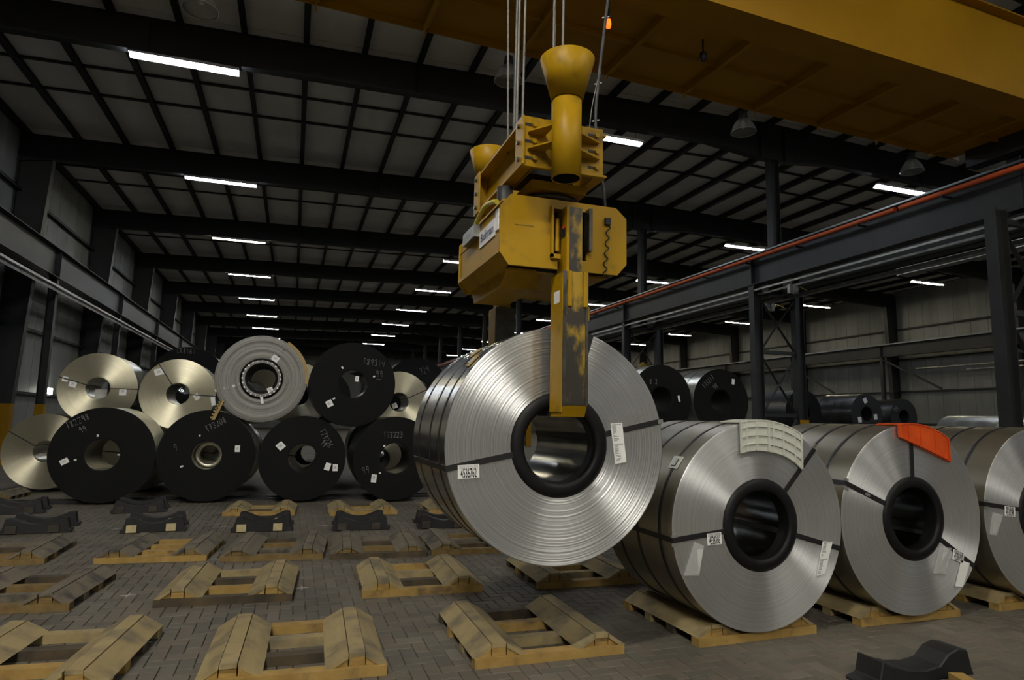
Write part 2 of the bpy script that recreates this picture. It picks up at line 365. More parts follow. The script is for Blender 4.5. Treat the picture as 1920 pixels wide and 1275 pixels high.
# ceiling deck with insulation panels, purlins, straps and rafters
ce = MB()
for a, b_ in ((XL - .3, 13.4), (13.4, XR + .3)):
    ce.prism([(a, rt(a) + .26), (b_, rt(b_) + .26), (b_, rt(b_) + .32), (a, rt(a) + .32)], Y0, Y1)
ce = fixn(ce.build('ceiling', M['roof_steel'], kind='structure'))
PX = [-.2 + 1.36 * k for k in range(-6, 27)]
for x in PX:
    z = rt(x)
    MB().box(x - .07, x + .07, Y0, Y1, z, z + .012).box(x - .006, x + .006, Y0, Y1, z, z + .2).box(x - .035, x + .035, Y0, Y1, z + .19, z + .2).build('purlin', M['roof_steel'], ce)
edges = [XL] + PX + [XR]
far = MB(); pn = 0
for k in range(len(FR) - 1):
    for a, b_ in zip(edges, edges[1:]):
        if b_ - a < .15: continue
        za, zb = rt(a) + .205, rt(b_) + .205
        pts = [(a + .01, za), (b_ - .01, zb), (b_ - .01, zb + .03), (a + .01, za + .03)]
        near = 2 <= k <= 9 and pn < 295
        if near: fixn(MB().prism(pts, FR[k] + .01, FR[k + 1] - .01).build('insulation_panel', M['insul'], ce)); pn += 1
        else: far.prism(pts, FR[k] + .01, FR[k + 1] - .01)
fixn(far.build('insulation_panel_rest', M['insul'], ce, kind='stuff'))
for k in range(1, len(FR) - 1):
    for dy in (3.0, 4.6):
        y = FR[k] + dy; b = MB()
        for a, c_ in ((XL, 13.4), (13.4, XR)): b.prism([(a, rt(a) + .15), (c_, rt(c_) + .15), (c_, rt(c_) + .20), (a, rt(a) + .20)], y - .045, y + .045)
        fixn(b.build('roof_strap', M['roof_steel'], ce))
def rbot(x):
    for (a, za), (b_, zb) in zip(RB, RB[1:]):
        if a <= x <= b_: return za + (zb - za) * (x - a) / (b_ - a)
    return 9.3
for y in FR:
    b = MB()
    xs = [XL] + [p[0] for p in RB[1:-1]] + [XR]
    xs = sorted(set(xs + [13.4]))
    for a, c_ in zip(xs, xs[1:]):
        za, zb = rbot(a), rbot(c_); ta, tb = rt(a) - .005, rt(c_) - .005
        b.prism([(a, za), (c_, zb), (c_, tb), (a, ta)], y - .008, y + .008)
        b.prism([(a, za - .016), (c_, zb - .016), (c_, zb), (a, za)], y - .11, y + .11)
        b.prism([(a, ta - .014), (c_, tb - .014), (c_, tb), (a, ta)], y - .11, y + .11)
    for x in (-3.5, 2.5, 12.95, 13.85, 19.5, 25.5): b.box(x - .008, x + .008, y - .09, y + .09, rbot(x), rt(x) - .02)
    fixn(b.build('rafter', M['roof_steel'], ce))

def wall_sheet(name, x, sgn, levels, zc):
    w_ = MB().box(x, x + .12 * sgn, Y0, Y1, 0, 10.3) if sgn > 0 else MB().box(x - .12, x, Y0, Y1, 0, 10.3)
    w_ = w_.build(name, M['wall'], kind='structure')
    for z in levels[1:-1]:
        a, c_ = (x - .2, x) if sgn > 0 else (x, x + .2)
        MB().box(a, c_, Y0, Y1, z - .01, z + .01).box(*((a, a + .012) if sgn > 0 else (c_ - .012, c_)), Y0, Y1, z - .07, z + .01).build('girt', M['dark_steel'], w_)
    for k in range(len(FR) - 1):
        for z0, z1 in zip(levels, levels[1:]):
            b = MB(); t = .012 * -sgn
            n = 8; yy = [FR[k] + (FR[k + 1] - FR[k]) * q / n for q in range(n + 1)]
            xa, xb = (x - .02, x - .002) if sgn > 0 else (x + .002, x + .02)
            for p, q in zip(yy, yy[1:]): b.box(xa, xb, p + .01, q - .01, z0 + .01, z1 - .01)
            b.build('wall_panel', M['wall'], w_)
    return w_
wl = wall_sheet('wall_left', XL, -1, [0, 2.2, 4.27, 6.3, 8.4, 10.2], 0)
for y in FR:   # tapered eave columns
    b = MB()
    b.prism([(-8.42, 0), (-8.0, 0), (-7.55, 9.42), (-8.42, 9.3)], y - .008, y + .008)
    b.prism([(-8.0, 0), (-7.985, 0), (-7.535, 9.42), (-7.55, 9.42)], y - .13, y + .13)
    b.box(-8.44, -8.42, y - .13, y + .13, 0, 10.1)
    fixn(b.build('eave_column', M['dark_steel'], wl))
    b = MB(); b.box(-8.445, -7.9, y - .135, y - .131, 0, 1.8).box(-8.0, -7.895, y - .137, y + .137, 0, 1.8).build('yellow_guard', M['yellow_clean'], wl)
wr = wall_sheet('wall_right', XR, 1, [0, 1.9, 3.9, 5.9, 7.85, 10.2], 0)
for y in FR:
    b = MB().prism([(36.2, 0), (36.35, 0), (36.35, 9.3), (35.5, 9.3), (35.95, 0)], y - .008, y + .008)
    b.prism([(35.93, 0), (35.95, 0), (35.52, 9.3), (35.5, 9.3)], y - .15, y + .15).box(36.33, 36.35, y - .15, y + .15, 0, 10)
    fixn(b.build('eave_column', M['dark_steel'], wr))
for nm, y, s_ in (('wall_back', Y1, 1), ('wall_front', Y0, -1)):
    MB().box(XL, XR, min(y, y + .12 * s_), max(y, y + .12 * s_), 0, 11.2).build(nm, M['wall'], kind='structure')

# ------------------------------------------------------------------ runways
def ibeam(b, x, y0, y1, z0, z1, w_=.3, t=.02, mi=0):
    b.box(x - w_ / 2, x + w_ / 2, y0, y1, z0, z0 + t, mi).box(x - w_ / 2, x + w_ / 2, y0, y1, z1 - t, z1, mi).box(x - .008, x + .008, y0, y1, z0 + t, z1 - t, mi)
def runway(x, label, posts, zb=5.66, zt=6.55, w_=.34):
    t = thing('crane_runway', label, 'runway beam', (x, FR[1], 0))
    y0, y1 = Y0 + .5 - FR[1], Y1 - 1 - FR[1]
    b = MB(); ibeam(b, 0, y0, y1, zb, zt, w_); b.build('girder', M['dark_steel'], t)
    MB().box(-.03, .03, y0, y1, zt, zt + .09).box(-.06, .06, y0, y1, zt, zt + .015).build('rail', M['rail'], t)
    for y in FR[1:]:
        yy = y - FR[1]
        for q in (0,): MB().box(-.14, .14, yy + q - .008, yy + q + .008, zb + .02, zt - .02).build('stiffener', M['dark_steel'], t)
        if posts:
            b = MB(); b.box(-.11, -.095, yy - .1, yy + .1, 0, zb).box(.095, .11, yy - .1, yy + .1, 0, zb).box(-.095, .095, yy - .006, yy + .006, 0, zb)
            b.build('post', M['dark_steel'], t)
            MB().box(-.115, .115, yy - .105, yy - .101, 0, 1.8).box(.111, .116, yy - .1, yy + .1, 0, 1.8).build('yellow_guard', M['yellow_clean'], t)
    return t
rwl = runway(-7.2, 'dark crane runway beam with rail along the left wall', True)
MB().box(.2, .32, -15, 60, 5.30, 5.36).box(.2, .215, -15, 60, 5.2, 5.36).build('cable_channel', M['aluminium'], rwl)
rwr = runway(12.65, 'dark crane runway beam carrying the long orange bar', False)
y = -16.0
k = 0
while y < 66:
    ln = 6.1; MB().tube([(-.24, y - FR[1] + 8, 6.42), (-.24, y - FR[1] + 8 + ln - .12, 6.42)], .058, 8).build('conductor_bar', M['orange'], rwr, label='orange conductor bar')
    for q in (1.0, 3.0, 5.0): MB().box(-.27, -.008, y + q - FR[1] + 7.98, y + q - FR[1] + 8.02, 6.33, 6.36).box(-.275, -.205, y + q - FR[1] + 7.98, y + q - FR[1] + 8.02, 6.36, 6.48).build('bar_hanger', M['dark_steel'], rwr)
    y += ln; k += 1
for dz, dx in ((-.16, -.1), (-.26, .08)): MB().box(dx - .03, dx + .03, -15, 60, 5.64 + dz, 5.69 + dz).build('conduit', M['aluminium'], rwr)
rw2 = runway(14.15, 'second runway beam parallel behind the orange bar', False)
MB().box(-.4, -.25, -15, 60, 5.35, 5.45).build('cable_tray', M['aluminium'], rw2)
rw3 = runway(35.1, 'far crane runway beam before the right wall', False, 6.0, 6.75)
MB().tube([(-.35, -2, 5.1), (-.35, 36, 5.1)], .06, 8).build('pipe', M['aluminium'], rw3, label='bright metal pipe')
MB().tube([(-.35, 22, 4.85), (-.35, 33, 4.85)], .05, 8).build('pipe', M['aluminium'], rw3)
for y in FR[1:]:
    MB().box(-.1, .1, y - FR[1] - .1, y - FR[1] + .1, 0, 6.0).build('post', M['dark_steel'], rw3)
    MB().bar((0, y - FR[1] - 3.8, 3.9), (0, y - FR[1], 5.9), .1).build('brace', M['dark_steel'], rw3) if 20 < y < 42 else None

for y, x, z in ((13.6, -1.65, 5.42), (16.0, -.35, 5.42)):
    yy = y - FR[1]
    MB().box(x - .14, x - .02, yy - .1, yy, z - .3, z - .06).box(x + .02, x + .14, yy - .1, yy, z - .3, z - .06).build('junction_box', M['aluminium'], rw2, label='small pale junction boxes')
    MB().tube([(x + .2, yy, z - .25), (x + .45, yy + .2, z - .02), (x + 1.3, yy + .8, z + .05)], .015, 6).build('feed_cable', M['hose'], rw2, label='thin yellow cable')
dk = thing('air_duct', 'bright flat metal duct under the roof of the right bay', 'duct', (22.0, 9.0, 7.6))
MB().box(-.2, .2, 0, 9.2, -.15, .12).box(-.23, .23, 4.4, 4.5, -.18, .15).build('duct_body', M['aluminium'], dk)
for q in (.6, 4.6, 8.6): MB().bar((0, q, .12), (0, q, rt(22) - 7.6), .02).build('hanger', M['dark_steel'], dk)
MB().lathe([(.001, -.10), (.06, -.09), (.09, -.03), (.10, 0), (.001, .001)], 20, 'Z', (.83, 12.9, rt(.83) + .20)).build('ceiling_sensor', M['white_paint'], ce, label='round white ceiling fitting')
ORD = ['first', 'second', 'third', 'fourth', 'fifth', 'sixth', 'seventh', 'eighth', 'ninth', 'tenth', 'eleventh', 'twelfth', 'thirteenth', 'fourteenth']
def laced(y, label, dx=0):
    t = thing('steel_column', label, 'column', (13.4 + dx, y, 0))
    for x in (-.75, .75):
        b = MB(); b.box(x - .15, x - .135, -.11, .11, 0, 5.64).box(x + .135, x + .15, -.11, .11, 0, 5.64).box(x - .135, x + .135, -.008, .008, 0, 5.64); b.build('upright', M['dark_steel'], t)
    lv = [.15, 1.9, 3.72, 5.42]
    for z in lv: MB().box(-.6, .6, -.05, .05, z - .05, z + .05).build('tie', M['dark_steel'], t)
    for a, c_ in zip(lv, lv[1:]):
        MB().bar((-.6, -.03, a + .08), (.6, -.03, c_ - .08), .09, .012).build('diagonal', M['dark_steel'], t)
        MB().bar((-.6, .03, c_ - .08), (.6, .03, a + .08), .09, .012).build('diagonal', M['dark_steel'], t)
    MB().box(-.15, -.135, -.12, .12, 5.47, 9.6).box(.135, .15, -.12, .12, 5.47, 9.6).box(-.135, .135, -.008, .008, 5.47, 9.6).build('roof_post', M['dark_steel'], t)
    MB().box(.6, .92, -.14, -.12, 0, 1.78).build('yellow_guard', M['yellow_clean'], t)
    return t
laced(7.95, 'broad dark column at the right picture edge', -.62)
for k, y in enumerate(FR[4:]):
    laced(y, ['tall braced twin column above the coil with white pad', 'braced twin column right of the hanging coil, second in its row', 'slimmer braced twin column just behind the hanging coil, third in its row'][k] if k < 3 else '%s braced twin column in the row receding under the orange bar' % ORD[k])

# ------------------------------------------------------------------ lamps
def tube_light(x, y, z, label, tm, dead=False):
    t = thing('fluorescent_light', label, 'light fixture', (x, y, z))
    MB().box(-1.12, 1.12, -.06, .06, .045, .10).build('housing', M['white_paint'], t)
    for s_ in (-1, 1): MB().prismx([(s_ * .05, .05), (s_ * .15, -.022), (s_ * .155, -.018), (s_ * .055, .06)], -1.12, 1.12).build('reflector', M['white_paint'], t)
    for s_ in (-1, 1):
        MB().tube([(s_ * .03, 0, 0), (s_ * 1.08, 0, 0)], .036, 8).build('lamp_tube', tm, t)
    for s_ in (-1, 1): MB().tube([(s_ * .9, 0, .1), (s_ * .9, 0, rbot(x) - z - .012)], .006, 4).build('hanger', M['black'], t)
    return t
ROWS = [(-2.75, 'left'), (7.8, 'middle'), (18.7, 'right'), (31.6, 'far right')]
for x, nm in ROWS:
    for k, y in enumerate(FR):
        kk = k - 4
        yy = y + (.0 if x < 30 else 1.6)
        z = 9.42 if x < 30 else 9.28
        if kk < 0: tm = {'left': 'tube_front', 'middle': 'tube_front_mid'}.get(nm, 'tube_cool') if kk < -1 else 'tube_cool'; lb = 'fluorescent fixture of the %s row, %s behind the photographer' % (nm, ORD[-kk])
        else:
            tm = 'tube_cool' if (kk + int(x)) % 3 or kk < 2 else 'tube_warm'
            if x > 30: tm = 'tube_warm'
            lb = 'twin fluorescent fixture, %s from the front in the %s row under the roof' % (ORD[kk], nm)
        if kk > 8 : continue
        tube_light(x, yy, z, lb, M[tm])
def bell(x, y, z, label):
    t = thing('bell_lamp', label, 'lamp', (x, y, z))
    prof = [(.31, 0), (.315, .02), (.30, .08), (.25, .20), (.18, .30), (.12, .36)]
    b = MB(); b.lathe(prof + [(r - .008, h) for r, h in prof[::-1]], 32, 'Z'); b.build('glass_shade', M['glass'], t)
    MB().lathe([(.312, -.012), (.325, 0), (.312, .015), (.30, 0)], 32, 'Z', closed=True).build('rim', M['aluminium'], t)
    MB().lathe([(.001, .36), (.12, .36), (.11, .44), (.09, .58), (.03, .62), (.001, .62)], 24, 'Z').build('ballast_housing', M['dark_steel'], t)
    MB().lathe([(.001, .10), (.05, .13), (.06, .2), (.03, .34), (.001, .34)], 16, 'Z').build('bulb', M['white_plastic'], t)
    MB().tube([(0, 0, .6), (0, 0, rt(x) - z + .204)], .012, 6).build('hanger', M['dark_steel'], t)
bell(-2.1, 12.6, 9.2, 'unlit glass bell lamp at the upper left of the picture')
bell(4.17, 12.96, 9.2, 'unlit glass bell lamp behind the left hoist ropes')
bell(10.74, 13.18, 9.2, 'unlit glass bell lamp left of the tall roof post')
bell(17.08, 13.54, 9.2, 'unlit glass bell lamp farthest right, above the orange bar')

# ------------------------------------------------------------------ bridge crane
bc = thing('bridge_crane', 'yellow overhead travelling crane bridge crossing the upper right', 'crane', (0, 6.18, 7.0), .046)
MB().box(-7.0, 12.5, .03, .045, .0, 1.32).build('web', M['yellow_clean'], bc)
MB().box(-7.0, 12.5, .455, .47, .0, 1.32).build('web', M['yellow_clean'], bc)
MB().box(-7.0, 12.5, 0, .5, -.02, 0).build('bottom_flange', M['yellow_clean'], bc)
MB().box(-7.0, 12.5, -.12, .62, 1.32, 1.345).build('top_flange', M['yellow_clean'], bc)
MB().box(-7.0, 12.5, .1, .16, 1.345, 1.42).build('trolley_rail', M['rail'], bc)
MB().box(-7.0, 12.6, .5, 2.12, .10, .115).build('walkway_plate', M['yellow_clean'], bc)
for k in range(14):
    x = -7.0 + .05 + 1.455 * k - .25
    if x < -7: continue
    MB().prismx([(.5, -.02), (2.02, -.02), (2.10, -.10), (2.12, .10), (.5, .10)], x - .01, x + .01).box(x - .035, x + .035, .5, 2.0, -.03, -.02).build('walkway_bracket', M['yellow_clean'], bc)
MB().box(-7.0, 12.6, 1.28, 1.32, .04, .10).build('walkway_stringer', M['yellow_clean'], bc)
MB().box(-7.0, 12.6, 2.105, 2.125, .0, .2).build('toe_board', M['yellow_clean'], bc)
for x in (12.62, -7.25): MB().box(x - .15, x + .15, -1.2, 1.9, -.25, .15).build('end_truck', M['dark_steel'], bc)
bcn = thing('warning_beacon', 'glowing amber beacon under the yellow crane bridge', 'beacon', (3.56, 6.9, 6.58))
MB().lathe([(.001, .06), (.03, .065), (.038, .11), (.032, .17), (.001, .18)], 16, 'Z').build('lens', M['beacon'], bcn)
MB().lathe([(.001, .18), (.045, .18), (.045, .22), (.015, .24), (.015, .515), (.001, .515)], 16, 'Z').build('base', M['black'], bcn)
sc_ = thing('security_camera', 'small dark dome camera under the crane walkway', 'camera', (5.28, 7.3, 6.72))
MB().lathe([(.001, .04), (.035, .05), (.048, .08), (.048, .13)], 16, 'Z').build('dome', M['black'], sc_)
MB().lathe([(.05, .13), (.05, .17), (.012, .18), (.012, .385), (.001, .385)], 16, 'Z').build('mount', M['dark_steel'], sc_)

# ------------------------------------------------------------------ hoist trolley, ropes and coil grab
tr = thing('hoist_trolley', 'crane hoist trolley above the picture that the ropes run from', 'trolley', (1.6, 4.2, 8.5))
MB().box(-.6, .6, -1.9, 2.55, -.03, .2).build('frame', M['yellow_clean'], tr)
MB().tube([(-.5, 0, .4), (.5, 0, .4)], .2, 20).build('rope_drum', M['dark_steel'], tr)
for i, (xa, xb, yy) in enumerate([(1.29, 1.335, 4.12), (1.385, 1.375, 4.06), (1.41, 1.395, 4.18), (1.445, 1.43, 4.10), (1.655, 1.645, 4.06), (1.70, 1.69, 4.15), (1.745, 1.735, 4.10)]):
    o = MB().tube([(xa - (xb - xa) * 1.2, yy, 8.48), (xb, yy, 3.47)], .010 if i not in (0, 5) else .007, 6).build('hoist_rope', M['rope'])
    tag(o, ['leftmost of the four hoist ropes left of the yellow funnel', 'second from left of the four hoist ropes left of the funnel', 'third from left of the four hoist ropes left of the funnel', 'rightmost of the four hoist ropes left of the yellow funnel',
        'left one of the three hoist ropes above the yellow funnel', 'middle one of the three hoist ropes above the funnel', 'right one of the three hoist ropes above the funnel'][i], 'rope', 'left hoist ropes' if i < 4 else 'hoist ropes above the funnel')

g = thing('coil_grab', 'yellow coil grab holding the hanging steel coil', 'coil grab', (1.675, 4.5, 1.62))
def G(b, name, mt, label=None, bv=0):     # parts are written in world coordinates and moved under the empty
    o = fixn(b.build(name, mt, g, loc=(-1.675, -4.5, -1.62), label=label))
    if bv: bevel(o, bv)
    return o
oct_ = [(1.25, 2.59), (2.03, 2.59), (2.10, 2.67), (2.10, 2.99), (2.02, 3.06), (1.26, 3.06), (1.19, 2.98), (1.19, 2.67)]
# front plate with a window for the mast
W0, W1, Z0, Z1 = 1.545, 1.80, 2.665, 3.0
def plate(yf, yb):
    b = MB()
    b.prism([(1.19, 2.67), (1.25, 2.59), (W0, 2.59), (W0, 3.06), (1.26, 3.06), (1.19, 2.98)], yf, yb)
    b.prism([(W1, 2.59), (2.03, 2.59), (2.10, 2.67), (2.10, 2.99), (2.02, 3.06), (W1, 3.06)], yf, yb)
    b.box(W0, W1, yf, yb, Z1, 3.06); b.box(W1 - .06, W1, yf, yb, 2.59, Z0); b.box(W0, 1.59, yf, yb, 2.59, Z0); return b
G(plate(3.80, 3.825), 'front_plate', M['yellow'])
G(MB().prism(oct_, 4.87, 4.89), 'rear_plate', M['yellow'])
G(MB().box(1.20, 1.215, 3.825, 4.87, 2.68, 2.985), 'side_panel', M['yellow']); G(MB().box(2.075, 2.09, 3.825, 4.87, 2.68, 2.985), 'side_panel', M['yellow'])
G(MB().box(1.215, 2.075, 3.84, 4.87, 3.02, 3.035), 'top_cover', M['yellow'])
b = MB(); b.prism([(1.2, 2.68), (1.27, 2.60), (1.27, 2.615), (1.215, 2.68)], 3.83, 4.87).prism([(2.09, 2.68), (2.02, 2.60), (2.02, 2.615), (2.075, 2.68)], 3.83, 4.87).box(1.27, 2.02, 3.95, 4.87, 2.595, 2.61)
G(b, 'underside', M['yellow'])
b = MB(); b.prismx([(4.0, 2.60), (4.12, 2.505), (4.80, 2.505), (4.87, 2.60)], 1.30, 1.56); G(b, 'lower_housing', M['yellow'])
G(MB().box(1.195, 1.20, 3.83, 4.87, 2.905, 2.913), 'seam_strip', M['yellow'])
G(MB().box(1.188, 1.2, 3.83, 4.87, 2.67, 2.70), 'edge_strip', M['yellow'], None)
# black sheet painting the shaded interior, guide pieces at the window
G(MB().box(1.5, 1.86, 3.93, 3.95, 2.6, 3.02), 'recess_shade', M['black'])
b = MB(); b.box(1.535, 1.55, 3.77, 3.82, 2.66, 3.01).box(1.535, 1.60, 3.77, 3.82, 2.655, 2.685); G(b, 'guide_frame', M['yellow'], None)
G(MB().box(1.79, 1.815, 3.74, 3.82, 2.72, 3.01), 'guide_shoe', M['grease'], 'greasy grey guide shoe')
G(MB().tube([(1.585, 3.80, 2.71), (1.585, 3.80, 2.93)], .016, 12), 'guide_roller', M['yellow'])
# masts (legs) front and rear
def leg(y0, y1, s_):
    yf = y0 if s_ < 0 else y1
    b = MB(); b.box(1.59, 1.765, y0, y1, 1.70, 2.56)
    lo = G(b, 'leg', M['yellow_worn'] if s_ < 0 else M['grease'], 'grease-stained lower leg' if s_ < 0 else None, .004)
    d = .006 * s_
    G(MB().prismx([(yf, 1.70), (yf - s_ * .035, 1.63), (y0 + y1 - yf, 1.63), (y0 + y1 - yf, 1.70)], 1.595, 1.76), 'leg_tip', M['yellow'])
    ya, yb = sorted((yf, yf + d))
    for xa, xb in ((1.59, 1.612), (1.745, 1.765)): G(MB().box(xa, xb, ya, yb, 1.70, 2.56), 'leg_edge_bar', M['grease'], 'grey worn edge bar')
    G(MB().box(1.585, 1.59, y0 + .005, y1 - .005, 1.66, 2.55), 'leg_side_plate', M['yellow'])
    G(MB().box(1.64, 1.735, y0 + .03, y1 - .03, 2.56, 3.0), 'mast', M['yellow_worn'])
    G(MB().box(1.62, 1.64, y0 + .02, y1 - .02, 2.56, 3.0), 'mast_side_plate', M['yellow'])
    for xa in (1.618, 1.728): G(MB().box(xa, xa + .028, ya - .012, yb, 2.33, 2.56), 'wear_bar', M['yellow'], 'clean yellow wear bar', .003)
    toe = sorted((y1 if s_ < 0 else y0, (y1 + .30) if s_ < 0 else (y0 - .30)))
    G(MB().prismx([(toe[0], 1.635), (toe[1], 1.635), (toe[1], 1.69), (toe[0], 1.70)], 1.62, 1.74), 'foot', M['grease'])
leg(3.70, 3.90, -1); leg(5.14, 5.34, 1)
G(MB().box(1.60, 1.75, 4.87, 5.30, 2.62, 2.92), 'rear_arm', M['dark_steel'])
G(MB().box(1.765, 1.785, 3.72, 3.84, 2.25, 2.34), 'leg_lug', M['yellow'])
# printed plates
o = G(MB().box(1.5835, 1.585, 3.75, 3.84, 2.36, 2.44), 'leg_sticker', M['paper'], 'pale torn sticker')
o = G(MB().box(1.6185, 1.62, 3.74, 3.80, 2.80, 2.86), 'warning_sticker', M['ink'], 'black warning sticker')
o = G(MB().box(1.6175, 1.6185, 3.74, 3.80, 2.86, 2.88), 'warning_header', M['sticker_red'], 'orange red warning header')
# helical cord and socket box
b = MB(); pts = []
for i in range(97):
    a = i / 96; pts.append((1.955 - .03 * a + .013 * math.sin(a * 5 * 2 * PI), 3.782 + .010 * math.cos(a * 5 * 2 * PI), 2.93 - .36 * a))
G(b.tube(pts, .0045, 6), 'coiled_cord', M['cable'], 'black coiled cord')
G(MB().box(1.93, 1.97, 3.775, 3.80, 2.93, 2.975), 'cord_socket', M['black'])
# scratches
G(MB().box(1.29, 1.42, 3.7985, 3.80, 2.858, 2.861), 'scratch', M['grease'])
# yellow hose on the left side
pts = [(1.17, 3.82 + .60 * a, 3.0 - .02 * a + .075 * math.sin(PI * a) - .03 * a) for a in [i / 14 for i in range(15)]]
G(MB().tube(pts, .017, 8), 'hose', M['hose'], 'bright yellow hose')
G(MB().box(1.15, 1.198, 4.30, 4.62, 2.90, 2.99), 'junction_box', M['aluminium'], 'grey junction box')
# brand plate
sg = G(MB().box(1.193, 1.199, 3.93, 4.30, 2.81, 2.93), 'sign_plate', M['sign_white'], 'white sign plate with navy lettering')
text(None, 'sign_lettering', 'Bushman', .088, M['sign_blue'], sg, (1.1925, 4.115, 2.87), (PI / 2, 0, -PI / 2), .95)
G(MB().box(1.19, 1.199, 3.85, 3.91, 2.83, 2.97), 'paper_label', M['paper'])
# upper frame
def channel(x, s_):
    return MB().box(x - .008, x + .008, 3.65, 4.70, 3.20, 3.50).box(*sorted((x, x + s_ * .09)), 3.65, 4.70, 3.485, 3.50).box(*sorted((x, x + s_ * .09)), 3.65, 4.70, 3.20, 3.215)
G(channel(1.36, -1), 'frame_channel', M['yellow']); G(channel(1.78, 1), 'frame_channel', M['yellow'])
G(MB().box(1.27, 1.83, 3.62, 3.65, 3.185, 3.515), 'end_plate', M['yellow'], None, .003)
G(MB().box(1.27, 1.83, 4.70, 4.73, 3.185, 3.515), 'end_plate', M['yellow'], None, .003)
G(MB().box(1.262, 1.272, 3.60, 3.74, 3.19, 3.51), 'corner_plate', M['yellow']); G(MB().box(1.262, 1.272, 4.60, 4.74, 3.19, 3.51), 'corner_plate', M['yellow'])
G(MB().box(1.36, 1.78, 3.95, 4.30, 3.28, 3.46), 'sheave_block', M['dark_steel'], 'dark sheave block')
for z in (3.24, 3.35, 3.46):
    for x in (1.33, 1.765):
        G(MB().box(x - .045, x + .03, 3.617, 3.62, z - .009, z + .009), 'bolt_slot', M['black'])
        G(MB().tube([(x + .015, 3.62, z), (x + .015, 3.598, z)], .017, 6), 'bolt', M['yellow'])
    for y in (3.67, 4.67): G(MB().tube([(1.262, y, z), (1.245, y, z)], .015, 6), 'bolt', M['grease'])
for z in (3.295, 3.405):
    for xa, xb, xc in ((1.30, 1.39, 1.42), (1.79, 1.56, 1.53)):
        G(MB().prismz([(xa, 3.62), (xa, 3.59), (xb, 3.47), (xc, 3.40), (xc, 3.62)] if xa < xb else [(xa, 3.62), (xc, 3.62), (xc, 3.40), (xb, 3.47), (xa, 3.59)], z - .005, z + .005), 'gusset', M['yellow'])
def funnel(x, y):
    prof = [(.088, 3.05), (.088, 3.57), (.095, 3.545), (.165, 3.81), (.158, 3.81), (.080, 3.56), (.080, 3.05)]
    G(MB().lathe([(.090, 3.05), (.090, 3.56), (.082, 3.56), (.082, 3.05)], 40, 'Z', (x, y, 0), closed=True), 'guide_pipe', M['yellow'])
    G(MB().lathe([(.096, 3.545), (.168, 3.81), (.160, 3.815), (.090, 3.55)], 40, 'Z', (x, y, 0), closed=True), 'funnel', M['yellow'])
funnel(1.478, 3.41); funnel(1.43, 4.90)
for x, y in ((1.478, 3.41), (1.43, 4.90)): G(MB().lathe([(.0815, 3.052), (.080, 3.52), (.001, 3.53)], 32, 'Z', (x, y, 0)), 'pipe_shade', M['black'])  # black inner skin paints the shade inside the pipes
G(MB().lathe([(.20, 3.06), (.20, 3.14), (.17, 3.14), (.17, 3.20), (.001, 3.20)], 36, 'Z', (1.62, 4.1, 0)), 'rotator', M['yellow_worn'])
G(MB().lathe([(.235, 3.10), (.235, 3.13), (.2, 3.13), (.2, 3.10)], 36, 'Z', (1.62, 4.1, 0), closed=True), 'slewing_ring', M['grease'])
G(MB().box(1.42, 1.82, 3.85, 4.5, 3.14, 3.2), 'rotator_top', M['yellow'])
G(MB().lathe([(.001, 3.03), (.05, 3.03), (.055, 3.06), (.055, 3.17), (.001, 3.18)], 16, 'Z', (1.28, 4.0, 0)), 'motor', M['dark_steel'], 'dark finned motor')
# control cable
pts = [(2.17, 4.0, 6.9), (2.13, 4.0, 5.4), (2.04, 4.0, 4.6), (1.97, 3.98, 4.05), (1.94, 3.96, 3.75), (1.965, 3.95, 3.45), (2.0, 3.95, 3.25), (2.02, 3.96, 3.08)]
def smooth(pts, n=6):
    P = [Vector(p) for p in pts]; out = []
    for i in range(len(P) - 1):
        p0, p1, p2, p3 = P[max(i - 1, 0)], P[i], P[i + 1], P[min(i + 2, len(P) - 1)]
        for k in range(n):
            t = k / n; out.append(.5 * ((2 * p1) + (-p0 + p2) * t + (2 * p0 - 5 * p1 + 4 * p2 - p3) * t * t + (-p0 + 3 * p1 - 3 * p2 + p3) * t ** 3))
    return out + [P[-1]]
cc = thing('control_cable', 'black control cable hanging right of the yellow funnel', 'cable', (2.02, 3.96, 3.08))
MB().tube([p - Vector((2.02, 3.96, 3.08)) for p in smooth(pts)], .013, 8).build('cable', M['cable'], cc)
for i in (2, 3, 4): p = Vector(pts[i]) - Vector((2.02, 3.96, 3.08)); MB().tube([p - Vector((.028, 0, .01)), p + Vector((.028, 0, .012))], .005, 5).build('cable_tie', M['white_paint'], cc)
MB().tube([p - Vector((2.02, 3.96, 3.08)) for p in smooth([(1.97, 3.98, 4.1), (1.90, 3.95, 3.8), (1.86, 3.9, 3.52)])], .004, 5).build('safety_wire', M['rope'], cc)

